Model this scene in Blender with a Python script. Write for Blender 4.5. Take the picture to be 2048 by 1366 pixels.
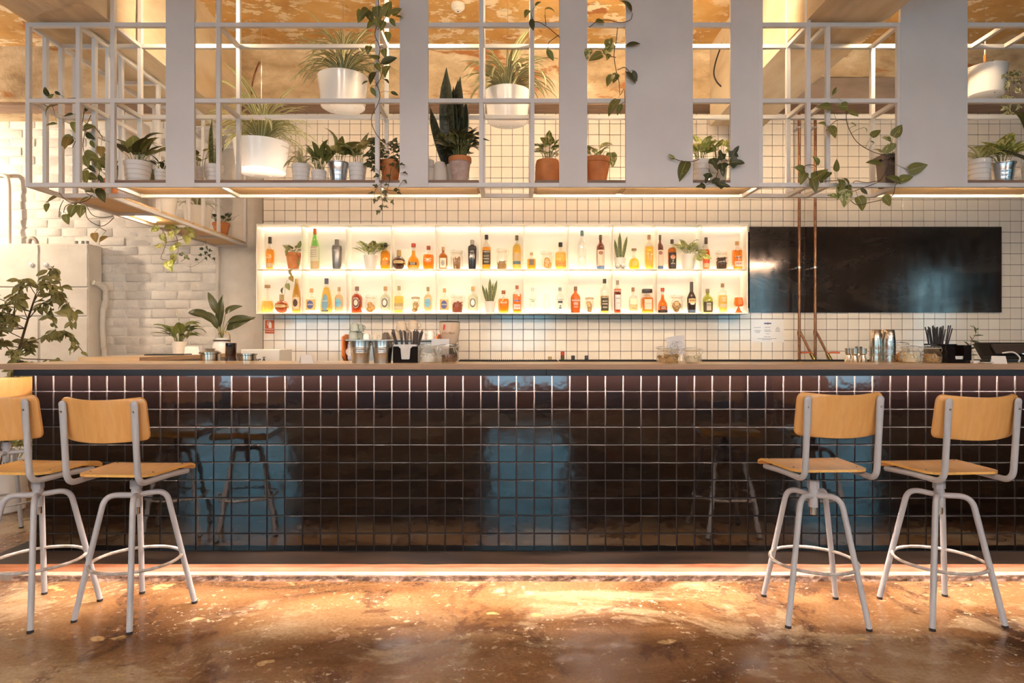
import bpy, bmesh, math, random
from mathutils import Vector, Matrix, Euler
random.seed(7)
R = math.radians
for o in list(bpy.data.objects): bpy.data.objects.remove(o)
scene = bpy.context.scene
C = scene.collection
# ------------------------------------------------------------------ camera
F, CX, CY, CAMZ = 1250.0, 1024.0, 683.0, 1.255
cam = bpy.data.cameras.new('camera'); cam.sensor_fit = 'HORIZONTAL'; cam.sensor_width = 36
cam.lens = F/2048*36; cam.clip_start = .05; cam.clip_end = 100
camo = bpy.data.objects.new('camera', cam); C.objects.link(camo)
camo.location = (0, 0, CAMZ); camo.rotation_euler = (R(90), 0, 0)
scene.camera = camo
# ------------------------------------------------------------------ light settings
EXPOSURE = 0.08
SKY = ((0.27, 0.64, 0.84), 7.5)          # overcast daylight outside the street windows
LED_COUNTER = ((1, .76, .62), 3000)        # strip under the bar top
LED_FRAME = ((1, .76, .48), 170)          # strips under the plant shelves
LED_CELL = ((1, .86, .66), 21)            # strips in the lit bottle shelf
BACK_FILL = ((1, .73, .43), 410)             # added fill lamps hidden behind the white boards
REAR_FILL = ((1, .81, .62), 240)          # added fill strip on the frame's back, to brighten the tiled wall
FRONT_FILL = ((1, .79, .68), 480)               # added fill lamps out of view, brightening the bar front
PENDANT = ((1, .80, .58), 1700)          # pendant bulb left of the white cabinet
scene.view_settings.view_transform = 'Standard'; scene.view_settings.look = 'None'
scene.view_settings.gamma = 1; scene.view_settings.use_curve_mapping = False
scene.view_settings.exposure = EXPOSURE
w = bpy.data.worlds.new('daylight'); scene.world = w; w.use_nodes = True
bg = w.node_tree.nodes['Background']; bg.inputs[0].default_value = (*SKY[0], 1); bg.inputs[1].default_value = SKY[1]

def P(px, py, Y):
    return Vector(((px-CX)*Y/F, Y, CAMZ-(py-CY)*Y/F))
def PX(px, Y): return (px-CX)*Y/F
def PZ(py, Y): return CAMZ-(py-CY)*Y/F

# ------------------------------------------------------------------ objects
def tag(o, label=None, cat=None, group=None, kind=None):
    if label: o['label'] = label
    if cat: o['category'] = cat
    if group: o['group'] = group
    if kind: o['kind'] = kind
    return o
def thing(name, label, cat, loc=(0, 0, 0), rz=0, group=None):
    o = bpy.data.objects.new(name, None); C.objects.link(o); o.empty_display_size = .05
    o.location = loc; o.rotation_euler = (0, 0, rz)
    return tag(o, label, cat, group)
def link(name, me, parent=None, loc=None, rot=None, scale=None, mw=None):
    o = bpy.data.objects.new(name, me); C.objects.link(o)
    if parent: o.parent = parent
    if mw is not None: o.matrix_local = mw
    if loc is not None: o.location = loc
    if rot is not None: o.rotation_euler = rot
    if scale is not None: o.scale = scale
    return o

class MB:
    def __init__(s): s.v = []; s.f = []
    def add(s, vs, fs, m=None):
        n = len(s.v)
        s.v += [tuple(m @ Vector(p)) if m is not None else tuple(p) for p in vs]
        s.f += [tuple(i+n for i in f) for f in fs]; return s
    def box(s, x0, x1, y0, y1, z0, z1, m=None):
        return s.add([(x0,y0,z0),(x1,y0,z0),(x1,y1,z0),(x0,y1,z0),(x0,y0,z1),(x1,y0,z1),(x1,y1,z1),(x0,y1,z1)],
                     [(0,3,2,1),(4,5,6,7),(0,1,5,4),(1,2,6,5),(2,3,7,6),(3,0,4,7)], m)
    def cbox(s, x0, x1, y0, y1, z0, z1, c=.002, m=None):
        """box with chamfered edges"""
        X = (x0, x1); Y = (y0, y1); Z = (z0, z1); vs = []; idx = {}
        for i in (0, 1):
            for j in (0, 1):
                for k in (0, 1):
                    sx, sy, sz = (1-2*i)*c, (1-2*j)*c, (1-2*k)*c
                    for a, p in enumerate(((X[i], Y[j]+sy, Z[k]+sz), (X[i]+sx, Y[j], Z[k]+sz), (X[i]+sx, Y[j]+sy, Z[k]))):
                        idx[i,j,k,a] = len(vs); vs.append(p)
        g = lambda i, j, k, a: idx[i,j,k,a]
        fs = []
        fs += [(g(0,0,0,0),g(0,0,1,0),g(0,1,1,0),g(0,1,0,0)), (g(1,0,0,0),g(1,1,0,0),g(1,1,1,0),g(1,0,1,0))]
        fs += [(g(0,0,0,1),g(1,0,0,1),g(1,0,1,1),g(0,0,1,1)), (g(0,1,0,1),g(0,1,1,1),g(1,1,1,1),g(1,1,0,1))]
        fs += [(g(0,0,0,2),g(0,1,0,2),g(1,1,0,2),g(1,0,0,2)), (g(0,0,1,2),g(1,0,1,2),g(1,1,1,2),g(0,1,1,2))]
        for j in (0, 1):
            for k in (0, 1):
                q = [g(0,j,k,1), g(1,j,k,1), g(1,j,k,2), g(0,j,k,2)]; fs.append(tuple(q if (j ^ k) else q[::-1]))
        for i in (0, 1):
            for k in (0, 1):
                q = [g(i,0,k,0), g(i,1,k,0), g(i,1,k,2), g(i,0,k,2)]; fs.append(tuple(q[::-1] if (i ^ k) else q))
        for i in (0, 1):
            for j in (0, 1):
                q = [g(i,j,0,0), g(i,j,1,0), g(i,j,1,1), g(i,j,0,1)]; fs.append(tuple(q if (i ^ j) else q[::-1]))
        for i in (0, 1):
            for j in (0, 1):
                for k in (0, 1):
                    q = [g(i,j,k,0), g(i,j,k,1), g(i,j,k,2)]; fs.append(tuple(q[::-1] if (i ^ j ^ k) else q))
        return s.add(vs, fs, m)
    def lathe(s, prof, n=20, m=None, sq=0, cap=True, sx=1, sy=1):
        """prof [(r,z)...]; sq>0 squares the section"""
        vs = []; fs = []
        for r, z in prof:
            for i in range(n):
                a = 2*math.pi*(i+.5)/n; c, d = math.cos(a), math.sin(a)
                k = section(a, sq)
                vs.append((r*k*c*sx, r*k*d*sy, z))
        for j in range(len(prof)-1):
            for i in range(n):
                fs.append((j*n+i, j*n+(i+1) % n, (j+1)*n+(i+1) % n, (j+1)*n+i))
        if cap:
            fs.append(tuple(range(n))[::-1]); b = (len(prof)-1)*n; fs.append(tuple(range(b, b+n)))
        return s.add(vs, fs, m)
    def tube(s, pts, r, n=8, cap=True, flat=None, m=None):
        """sweep of a circle; r a number or a list; flat: list of (wide, thin) per point"""
        pts = [Vector(p) for p in pts]; N = len(pts)
        rs = r if isinstance(r, (list, tuple)) else [r]*N
        vs = []; fs = []; prev = None
        for i, p in enumerate(pts):
            t = (pts[min(i+1, N-1)]-pts[max(i-1, 0)])
            t = t.normalized() if t.length > 1e-9 else Vector((0, 0, 1))
            if prev is None:
                u = t.cross(Vector((1, 0, 0)) if abs(t.x) < .9 else Vector((0, 1, 0))).normalized()
            else:
                u = prev-t*prev.dot(t)
                u = u.normalized() if u.length > 1e-6 else t.orthogonal().normalized()
            prev = u; v = t.cross(u)
            for k in range(n):
                a = 2*math.pi*k/n
                vs.append(p+u*math.cos(a)*rs[i]+v*math.sin(a)*rs[i])
        for i in range(N-1):
            for k in range(n):
                fs.append((i*n+k, i*n+(k+1) % n, (i+1)*n+(k+1) % n, (i+1)*n+k))
        if cap:
            fs.append(tuple(range(n))[::-1]); fs.append(tuple(range((N-1)*n, N*n)))
        return s.add(vs, fs, m)
    def prism(s, poly, z0, z1, m=None):
        n = len(poly)
        vs = [(x, y, z0) for x, y in poly]+[(x, y, z1) for x, y in poly]
        fs = [tuple(range(n))[::-1], tuple(range(n, 2*n))]+[(i, (i+1) % n, n+(i+1) % n, n+i) for i in range(n)]
        return s.add(vs, fs, m)
    def sphere(s, c, r, n=12, k=8, sx=1, sy=1, sz=1):
        prof = [(max(1e-4, r*math.sin(math.pi*j/k)), -r*math.cos(math.pi*j/k)) for j in range(k+1)]
        return s.lathe(prof, n, Matrix.Translation(c) @ Matrix.Diagonal((sx, sy, sz, 1)), cap=False)
    def mesh(s, name, mat, smooth=None):
        me = bpy.data.meshes.new(name); me.from_pydata(s.v, [], s.f); me.update()
        if mat is not None: me.materials.append(mat)
        if smooth is not None:
            for p in me.polygons: p.use_smooth = True
            if smooth < 180: me.set_sharp_from_angle(angle=R(smooth))
        return me
    def build(s, name, mat, parent=None, smooth=None, loc=None, rot=None):
        return link(name, s.mesh(name, mat, smooth), parent, loc, rot)

def section(a, sq):
    if sq <= 0: return 1.0
    c, d = abs(math.cos(a)), abs(math.sin(a)); p = 2+sq
    return 1/((c**p+d**p)**(1/p))
def fillet(pts, r, n=6):
    pts = [Vector(p) for p in pts]; out = [pts[0]]
    for i in range(1, len(pts)-1):
        a, b, c = pts[i-1], pts[i], pts[i+1]
        u = (a-b); v = (c-b); d = min(r, u.length*.49, v.length*.49)
        p0 = b+u.normalized()*d; p1 = b+v.normalized()*d
        for k in range(n+1):
            t = k/n; out.append(p0*(1-t)**2+b*2*t*(1-t)+p1*t*t)
    out.append(pts[-1]); return out
def smoothpath(pts, n=5):
    """Catmull-Rom through the points"""
    p = [Vector(q) for q in pts]; p = [p[0]*2-p[1]]+p+[p[-1]*2-p[-2]]; out = []
    for i in range(1, len(p)-2):
        for k in range(n):
            t = k/n; a, b, c, d = p[i-1], p[i], p[i+1], p[i+2]
            out.append(.5*((2*b)+(c-a)*t+(2*a-5*b+4*c-d)*t*t+(-a+3*b-3*c+d)*t**3))
    out.append(p[-2]); return out

# ------------------------------------------------------------------ materials
MATS = {}
def mat(name, col, rough=.5, metal=0, ior=1.45, emit=None, es=0, coat=0, sub=None):
    m = bpy.data.materials.new(name); m.use_nodes = True; b = m.node_tree.nodes['Principled BSDF']
    b.inputs['Base Color'].default_value = (*col, 1); b.inputs['Roughness'].default_value = rough
    b.inputs['Metallic'].default_value = metal; b.inputs['IOR'].default_value = ior
    b.inputs['Coat Weight'].default_value = coat; b.inputs['Coat Roughness'].default_value = .08
    if emit: b.inputs['Emission Color'].default_value = (*emit, 1); b.inputs['Emission Strength'].default_value = es
    MATS[name] = m; return m
class NT:
    """small node helper"""
    def __init__(s, m): s.m = m; s.t = m.node_tree; s.b = s.t.nodes['Principled BSDF']
    def n(s, typ, **kw):
        x = s.t.nodes.new(typ)
        for k, v in kw.items(): setattr(x, k, v)
        return x
    def l(s, a, b): s.t.links.new(a, b)
    def pos(s, scale=(1, 1, 1), obj=False, rot=(0, 0, 0)):
        mp = s.n('ShaderNodeMapping'); mp.inputs['Scale'].default_value = scale; mp.inputs['Rotation'].default_value = rot
        if obj: s.l(s.n('ShaderNodeTexCoord').outputs['Object'], mp.inputs['Vector'])
        else: s.l(s.n('ShaderNodeNewGeometry').outputs['Position'], mp.inputs['Vector'])
        return mp.outputs[0]
    def noise(s, vec, scale, detail=4, rough=.55, dist=0, out='Fac'):
        x = s.n('ShaderNodeTexNoise'); x.inputs['Scale'].default_value = scale; x.inputs['Detail'].default_value = detail
        x.inputs['Roughness'].default_value = rough; x.inputs['Distortion'].default_value = dist
        s.l(vec, x.inputs['Vector']); return x.outputs[out]
    def ramp(s, fac, stops, interp='LINEAR'):
        x = s.n('ShaderNodeValToRGB'); x.color_ramp.interpolation = interp; e = x.color_ramp.elements
        while len(e) < len(stops): e.new(.5)
        for i, (p, c) in enumerate(stops):
            e[i].position = p; e[i].color = (*c, 1) if isinstance(c, tuple) else (c, c, c, 1)
        s.l(fac, x.inputs[0]); return x.outputs[0]
    def mix(s, fac, a, b, mode='MIX'):
        x = s.n('ShaderNodeMix', data_type='RGBA', blend_type=mode)
        for v, i in ((fac, 0), (a, 6), (b, 7)):
            if isinstance(v, tuple): x.inputs[i].default_value = (*v, 1)
            elif isinstance(v, (int, float)): x.inputs[i].default_value = v
            else: s.l(v, x.inputs[i])
        return x.outputs[2]
    def math(s, op, a, b=0, c=0):
        x = s.n('ShaderNodeMath', operation=op)
        for i, v in enumerate((a, b, c)):
            if isinstance(v, (int, float)): x.inputs[i].default_value = v
            else: s.l(v, x.inputs[i])
        return x.outputs[0]
    def bump(s, h, strength=.3, dist=.01):
        x = s.n('ShaderNodeBump'); x.inputs['Strength'].default_value = strength; x.inputs['Distance'].default_value = dist
        s.l(h, x.inputs['Height']); s.l(x.outputs[0], s.b.inputs['Normal'])
    def col(s, c): s.l(c, s.b.inputs['Base Color'])
    def rough(s, c): s.l(c, s.b.inputs['Roughness'])
    def rnd(s): return s.n('ShaderNodeObjectInfo').outputs['Random']

def m_vary(name, a, b, rough=.5, scale=8, bump=0, metal=0, stretch=(1, 1, 1), detail=4, coat=0, bd=.004, obj=False, ior=1.45):
    m = mat(name, a, rough, metal, ior, coat=coat); t = NT(m)
    f = t.noise(t.pos(stretch, obj), scale, detail)
    t.col(t.ramp(f, [(.35, a), (.68, b)]))
    if bump: t.bump(f, bump, bd)
    return m
def m_glass(name, col, gloss=.12, rough=.02):
    m = bpy.data.materials.new(name); m.use_nodes = True; t = m.node_tree; t.nodes.clear()
    o = t.nodes.new('ShaderNodeOutputMaterial'); mx = t.nodes.new('ShaderNodeMixShader')
    tr = t.nodes.new('ShaderNodeBsdfTransparent'); tr.inputs[0].default_value = (*col, 1)
    gl = t.nodes.new('ShaderNodeBsdfGlossy'); gl.inputs['Roughness'].default_value = rough; gl.inputs[0].default_value = (1, 1, 1, 1)
    lw = t.nodes.new('ShaderNodeLayerWeight'); lw.inputs[0].default_value = gloss*3
    ma = t.nodes.new('ShaderNodeMath'); ma.operation = 'MULTIPLY_ADD'; ma.inputs[1].default_value = .55; ma.inputs[2].default_value = gloss*.35
    t.links.new(lw.outputs['Facing'], ma.inputs[0]); t.links.new(ma.outputs[0], mx.inputs[0])
    t.links.new(tr.outputs[0], mx.inputs[1]); t.links.new(gl.outputs[0], mx.inputs[2]); t.links.new(mx.outputs[0], o.inputs[0])
    MATS[name] = m; return m
def m_emit(name, col, s): return mat(name, col, .6, emit=col, es=s)

# painted and plain stuff
M_white = m_vary('white_powder_coat', (.74, .72, .71), (.80, .78, .77), .42, 3)
M_board = m_vary('white_board', (.70, .67, .66), (.78, .75, .74), .55, 2.2, .05)
M_tilew = mat('white_glazed_tile', (.80, .73, .64), .09, ior=1.5); t = NT(M_tilew)
t.col(t.mix(t.rnd(), (.76, .68, .59), (.84, .77, .68))); t.bump(t.noise(t.pos(), 9, 1), .06, .01)
M_groutw = mat('dark_grout', (.055, .04, .032), .9)
M_tiled = mat('black_glazed_tile', (.004, .005, .006), .055, ior=1.62); t = NT(M_tiled)
t.col(t.mix(t.rnd(), (.0014, .0007, .0006), (.0004, .0006, .0009))); t.bump(t.noise(t.pos(), 14, 2), .05, .01)
M_tilededge = mat('tile_edge', (.003, .002, .002), .48, ior=1.25)
M_groutd = mat('grey_grout', (.055, .046, .045), .85)
M_ply = mat('birch_ply_top', (.78, .55, .30), .28, coat=.3); t = NT(M_ply)
g = t.noise(t.pos((.6, 9, 9)), 6, 5); t.col(t.ramp(g, [(.3, (.72, .47, .23)), (.7, (.86, .66, .40))]))
M_plyedge = mat('ply_edge', (.4, .25, .15), .55); t = NT(M_plyedge)
zz = t.n('ShaderNodeSeparateXYZ'); t.l(t.n('ShaderNodeNewGeometry').outputs['Position'], zz.inputs[0])
st = t.math('PINGPONG', t.math('MULTIPLY', zz.outputs[2], 260), 1)
st = t.math('ADD', st, t.math('MULTIPLY', t.noise(t.pos((2, 2, 40)), 3, 4), .5))
t.col(t.ramp(st, [(.3, (.20, .115, .075)), (.75, (.42, .27, .17)), (1, (.50, .34, .22))]))
M_band = m_vary('black_stained_wood', (.008, .008, .011), (.022, .022, .03), .38, 4, .15, stretch=(1, 8, 8))
M_shelfwood = m_vary('shelf_wood', (.72, .50, .26), (.80, .58, .33), .5, 5, .05, stretch=(.6, 6, 6))
M_shelfedge = m_vary('walnut_edge', (.20, .12, .08), (.30, .19, .13), .55, 8, .1, stretch=(.6, 6, 6))
M_seat = mat('beech_ply', (.72, .40, .13), .32, coat=.35); t = NT(M_seat)
g = t.noise(t.pos((7, 7, .7), obj=True), 5, 5, .6, 1.0); t.col(t.ramp(g, [(.3, (.64, .32, .095)), (.7, (.72, .385, .125))]))
t.rough(t.ramp(t.noise(t.pos(obj=True), 20, 3), [(.3, .28), (.7, .42)]))
M_seattop = mat('beech_seat', (.78, .46, .13), .34, coat=.3); t = NT(M_seattop)
g = t.noise(t.pos((9, .8, 6), obj=True), 4, 5, .6, 1.2); t.col(t.ramp(g, [(.3, (.68, .36, .085)), (.7, (.84, .50, .14))]))
M_steelpaint = m_vary('grey_enamel_steel', (.40, .40, .415), (.47, .47, .48), .34, 9)
M_chipped = m_vary('worn_ring', (.30, .25, .20), (.58, .55, .52), .4, 26, .1)
M_black = mat('black_plastic', (.012, .011, .011), .35)
M_blackgloss = mat('black_acrylic', (.010, .008, .008), .1)
M_rubber = mat('rubber', (.02, .018, .018), .8)
M_chrome = mat('polished_steel', (.70, .62, .52), .24, 1)
M_brushed = m_vary('brushed_steel', (.52, .50, .46), (.66, .63, .58), .3, 5, 0, 1, (20, 20, 1))
M_silver = m_vary('galvanised', (.50, .52, .54), (.68, .69, .70), .28, 12, 0, 1)
M_potwhite = mat('white_glazed_pot', (.78, .76, .74), .16, coat=.5)
M_potmatte = mat('white_matte_pot', (.76, .72, .66), .55)
M_terra = m_vary('terracotta', (.50, .17, .055), (.62, .25, .09), .75, 12, .1)
M_terrapale = m_vary('limed_terracotta', (.42, .30, .26), (.58, .44, .38), .8, 40, .2)
M_darkpot = mat('grey_brown_planter', (.13, .10, .085), .5)
M_soil = m_vary('soil', (.02, .013, .008), (.06, .04, .025), .95, 60, .8)
M_stem = mat('brown_stem', (.10, .065, .03), .7)
M_gstem = mat('green_stem', (.20, .21, .07), .6)
M_paper = mat('paper', (.82, .79, .75), .7)
M_ink = mat('ink', (.03, .03, .03), .6)
M_red = mat('sign_red', (.55, .10, .03), .5)
M_orange = mat('orange_lacquer', (.75, .19, .03), .25)
M_copper = m_vary('rusty_copper_pipe', (.19, .075, .035), (.33, .16, .075), .38, 22, .1, .6)
M_brass = mat('brass', (.62, .40, .13), .25, 1)
M_gold = mat('gold_wire', (.70, .43, .10), .25, 1)
M_cable = mat('black_cable', (.015, .012, .01), .5)
M_napkin = m_vary('napkin', (.72, .68, .62), (.82, .78, .73), .85, 40, .2)
M_cupgrey = mat('grey_green_stoneware', (.34, .39, .36), .25)
M_cupbeige = mat('beige_stoneware', (.50, .42, .33), .3)
M_cupdark = mat('dark_stoneware', (.10, .075, .06), .35)
M_cork = m_vary('cork', (.42, .24, .11), (.55, .34, .17), .8, 60, .2)
M_painted = m_vary('white_oil_paint', (.70, .65, .58), (.80, .75, .68), .5, 5, .15)
M_brick = m_vary('white_painted_brick', (.72, .675, .62), (.82, .775, .715), .75, 9, .8, bd=.02, detail=8)
M_mortar = m_vary('white_painted_mortar', (.68, .635, .58), (.80, .755, .695), .85, 14, .6, bd=.01)
M_plaster = m_vary('white_plaster', (.60, .54, .475), (.76, .70, .63), .8, 3.5, .3, bd=.01)
# concrete: ceiling, beams, floor ------------------------------------------------
M_ceil = mat('peeling_ochre_ceiling', (.5, .3, .1), .35); t = NT(M_ceil); v = t.pos()
base = t.ramp(t.noise(v, 2.2, 5), [(.3, (.42, .22, .06)), (.55, (.60, .36, .12)), (.75, (.70, .50, .24))])
fl = t.ramp(t.noise(t.pos((1, 1.5, 1)), 5.5, 9, .68), [(.53, 0.0), (.55, 1.0)])
reg = t.ramp(t.noise(v, 1.3, 4), [(.40, 0.0), (.50, 1.0)])
brown = t.ramp(t.noise(v, 1.6, 6, .6, .6), [(.60, 0.0), (.64, 1.0)])
c = t.mix(brown, base, (.34, .125, .035)); c = t.mix(t.math('MULTIPLY', fl, reg), c, (.80, .68, .50)); t.col(c)
t.bump(t.noise(v, 7, 8, .65), .35, .02); t.rough(t.ramp(t.noise(v, 3, 3), [(.3, .25), (.7, .6)]))
M_beamback = mat('stained_concrete_beam', (.5, .35, .2), .7); t = NT(M_beamback); v = t.pos()
base = t.ramp(t.noise(t.pos((.8, 1, 1.6)), 2.6, 8, .65), [(.30, (.26, .18, .11)), (.42, (.47, .35, .21)), (.54, (.62, .49, .32)), (.66, (.80, .69, .52))])
br = t.ramp(t.noise(t.pos((.7, 1, 2.2)), 1.7, 6, .62, .4), [(.57, 0.0), (.61, 1.0)])
t.col(t.mix(br, base, (.36, .15, .045))); t.bump(t.noise(v, 12, 8, .65), .7, .02)
M_beam = mat('bare_concrete_beam', (.6, .48, .32), .75); t = NT(M_beam)
base = t.ramp(t.noise(t.pos((2.2, .5, 1.4)), 2.2, 9, .6), [(.28, (.54, .42, .28)), (.5, (.74, .61, .43)), (.72, (.84, .74, .57))])
och = t.ramp(t.noise(t.pos((1.5, .6, 1)), 1.3, 5, .6), [(.52, 0.0), (.66, 1.0)])
t.col(t.mix(t.math('MULTIPLY', och, .5), base, (.68, .44, .18))); t.bump(t.noise(t.pos((2.5, .6, 1.2)), 9, 8, .65), .45, .015)
M_greybeam = mat('grey_render', (.27, .22, .19), .8); t = NT(M_greybeam); v = t.pos()
t.col(t.ramp(t.noise(t.pos((.7, 1, 2)), 3, 7), [(.3, (.19, .145, .12)), (.7, (.34, .27, .225))])); t.bump(t.noise(v, 20, 6), .3, .01)
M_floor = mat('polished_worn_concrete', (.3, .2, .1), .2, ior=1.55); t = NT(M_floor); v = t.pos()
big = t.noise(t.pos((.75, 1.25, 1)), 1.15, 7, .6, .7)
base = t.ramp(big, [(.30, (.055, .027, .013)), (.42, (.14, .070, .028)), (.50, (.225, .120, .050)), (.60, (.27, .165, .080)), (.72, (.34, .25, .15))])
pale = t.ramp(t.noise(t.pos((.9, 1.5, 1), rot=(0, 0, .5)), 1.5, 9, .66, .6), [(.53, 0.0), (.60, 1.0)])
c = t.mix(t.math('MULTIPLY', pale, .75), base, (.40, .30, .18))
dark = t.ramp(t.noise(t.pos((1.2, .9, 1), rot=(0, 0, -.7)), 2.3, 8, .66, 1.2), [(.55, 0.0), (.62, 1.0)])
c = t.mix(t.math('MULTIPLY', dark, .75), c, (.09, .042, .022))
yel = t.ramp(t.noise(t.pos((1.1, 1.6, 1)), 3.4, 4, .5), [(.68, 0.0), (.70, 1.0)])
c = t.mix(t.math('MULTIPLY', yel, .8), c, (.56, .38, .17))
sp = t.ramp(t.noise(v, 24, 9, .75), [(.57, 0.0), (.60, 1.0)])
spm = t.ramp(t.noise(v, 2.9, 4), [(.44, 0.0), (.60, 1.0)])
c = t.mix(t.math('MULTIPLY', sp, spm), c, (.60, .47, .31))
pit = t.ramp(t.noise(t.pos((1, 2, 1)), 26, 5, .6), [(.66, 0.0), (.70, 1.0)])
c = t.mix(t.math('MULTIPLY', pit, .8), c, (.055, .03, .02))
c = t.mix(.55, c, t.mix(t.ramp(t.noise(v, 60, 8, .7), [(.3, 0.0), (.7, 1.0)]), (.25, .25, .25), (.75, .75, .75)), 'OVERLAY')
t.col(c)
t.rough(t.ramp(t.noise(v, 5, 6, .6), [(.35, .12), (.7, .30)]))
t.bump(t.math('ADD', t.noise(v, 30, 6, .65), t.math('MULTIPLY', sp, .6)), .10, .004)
M_kerb = m_vary('dark_polished_slab', (.004, .0025, .002), (.018, .011, .007), .34, 4, .15, stretch=(.5, 3, 3), detail=7, ior=1.35)
M_terrakerb = m_vary('worn_red_kerb', (.20, .065, .022), (.34, .15, .07), .5, 5, .4, stretch=(.5, 4, 4), detail=8)
M_ledge = m_vary('pale_cement_ledge', (.34, .26, .20), (.50, .39, .31), .7, 12, .4, detail=8)
M_rubble = m_vary('crumbling_cement', (.12, .07, .05), (.40, .27, .20), .95, 24, 1, detail=8, bd=.02)
M_steel = mat('blackened_steel_sheet', (.045, .037, .034), .22, .7); t = NT(M_steel)
t.col(t.ramp(t.noise(t.pos((.7, 1, 1.6)), 2.4, 8, .65, .5), [(.3, (.04, .030, .027)), (.55, (.08, .060, .052)), (.75, (.14, .10, .08))]))
t.rough(t.ramp(t.noise(t.pos((5, 1, 1)), 3, 6), [(.3, .07), (.7, .16)]))

# ================================================================== the room
YW = 5.77                     # tiled back wall
YB = 6.05                     # brick wall
ZC = 3.854                    # ceiling
XL, XR, YR = -7.4, 12.4, -4.2
def struct(name, bm, m, smooth=None): return tag(bm.build(name, m, None, smooth), kind='structure')
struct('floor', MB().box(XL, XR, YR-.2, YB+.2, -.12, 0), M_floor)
struct('ceiling', MB().box(XL, XR, YR-.2, YB+.2, ZC, ZC+.12), M_ceil)
M_wallp = m_vary('room_plaster', (.06, .045, .035), (.10, .075, .06), .8, 1.5, .2)
struct('wall_left', MB().box(XL-.15, XL, YR-.2, YB+.2, 0, ZC), M_wallp)
struct('wall_right', MB().box(XR, XR+.15, YR-.2, YB+.2, 0, ZC), M_wallp)
# street side wall with four tall windows behind the camera
wins = [(-5.95, -4.0), (-.45, 1.02), (5.15, 6.6), (10.1, 11.2)]; WZ0, WZ1 = .42, 3.05
wb = MB(); xs = XL
for a, b in wins:
    wb.box(xs, a, YR-.2, YR, 0, ZC); wb.box(a, b, YR-.2, YR, 0, WZ0); wb.box(a, b, YR-.2, YR, WZ1, ZC); xs = b
wb.box(xs, XR, YR-.2, YR, 0, ZC)
struct('wall_street', wb, M_wallp)
M_pane = m_glass('window_glass', (.97, .98, .98), .06)
for i, (a, b) in enumerate(wins):
    fr = MB(); e = .06; y0, y1 = YR-.14, YR-.06
    fr.box(a, a+e, y0, y1, WZ0, WZ1).box(b-e, b, y0, y1, WZ0, WZ1).box(a+e, b-e, y0, y1, WZ0, WZ0+e).box(a+e, b-e, y0, y1, WZ1-e, WZ1)
    fr.box((a+b)/2-.03, (a+b)/2+.03, y0, y1, WZ0+e, WZ1-e).box(a+e, b-e, y0, y1, 2.2, 2.26)
    o = struct('window_%d' % (i+1), fr, M_painted)
    MB().box(a+e, b-e, YR-.102, YR-.098, WZ0+e, WZ1-e).build('pane', M_pane, o)
    L = bpy.data.lights.new('window_portal', 'AREA'); L.shape = 'RECTANGLE'; L.size = b-a; L.size_y = WZ1-WZ0
    L.cycles.is_portal = True
    lo = bpy.data.objects.new('window_portal', L); C.objects.link(lo); lo.location = ((a+b)/2, YR-.2, (WZ0+WZ1)/2); lo.rotation_euler = (R(90), 0, R(0))
# beams ---------------------------------------------------------------------
ZS = 3.152
struct('beam_left', MB().box(-2.877, -2.385, YR, 5.5, ZS, ZC), M_beam)
struct('beam_right', MB().box(1.742, 2.215, YR, 5.5, ZS, ZC), M_beam)
ZBB = 3.385
struct('beam_rear', MB().box(XL, 1.742, 5.5, YB+.1, ZBB, ZC), M_beamback)
struct('beam_rear_right', MB().box(1.742, XR, 5.5, YB+.1, ZBB+.2, ZC), M_beamback)
struct('beam_rear_grey', MB().box(1.742, XR, 5.52, YB+.1, ZBB, ZBB+.2), M_greybeam)
struct('trim_1', MB().box(XL, XR, 5.56, 5.78, 3.362, ZBB-.001), M_shelfedge)
# tiled wall -----------------------------------------------------------------
TP = .1; XT0 = -2.303
wt = struct('wall_tiled', MB().box(XT0, XR, YW+.006, YB, 0, 3.362), M_groutw)
tm = [MB().cbox(.0018, TP-.0018, 0, .0085, .0018, TP-.0018, .0018).mesh('tile', M_tilew) for _ in range(1)][0]
zt = PZ(659.3, YW)                                  # a joint row, below the lit shelf
z0 = zt-math.ceil(zt/TP)*TP
x0 = PX(548, YW)-TP*3                               # a joint column
rest = MB(); cnt = 0
for j in range(0, 40):
    z = z0+j*TP
    if z < .6 or z+TP > 3.40: continue
    for i in range(-1, 80):
        x = x0+i*TP
        if x > PX(2060, YW)+.1 or x < XT0-.09: continue
        if 1.52 < z < 2.2 and PX(540, YW) < x < PX(1975, YW): continue     # covered by shelf and steel sheet
        xa = max(x, XT0); zb = min(z+TP, 3.36)
        near = 1.05 <= z <= 1.53 and cnt < 300
        if near and xa == x and zb == z+TP:
            a = random.uniform(-.006, .006); b = random.uniform(-.006, .006)
            link('tile', tm, wt, (x, YW, z), (a, 0, b)); cnt += 1
        elif zb-z > .02:
            rest.cbox(xa+.0018, x+TP-.0018, YW, YW+.0085, z+.0018, zb-.0018, .0018)
tag(rest.build('tile_field', M_tilew, wt), kind='stuff')
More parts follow.
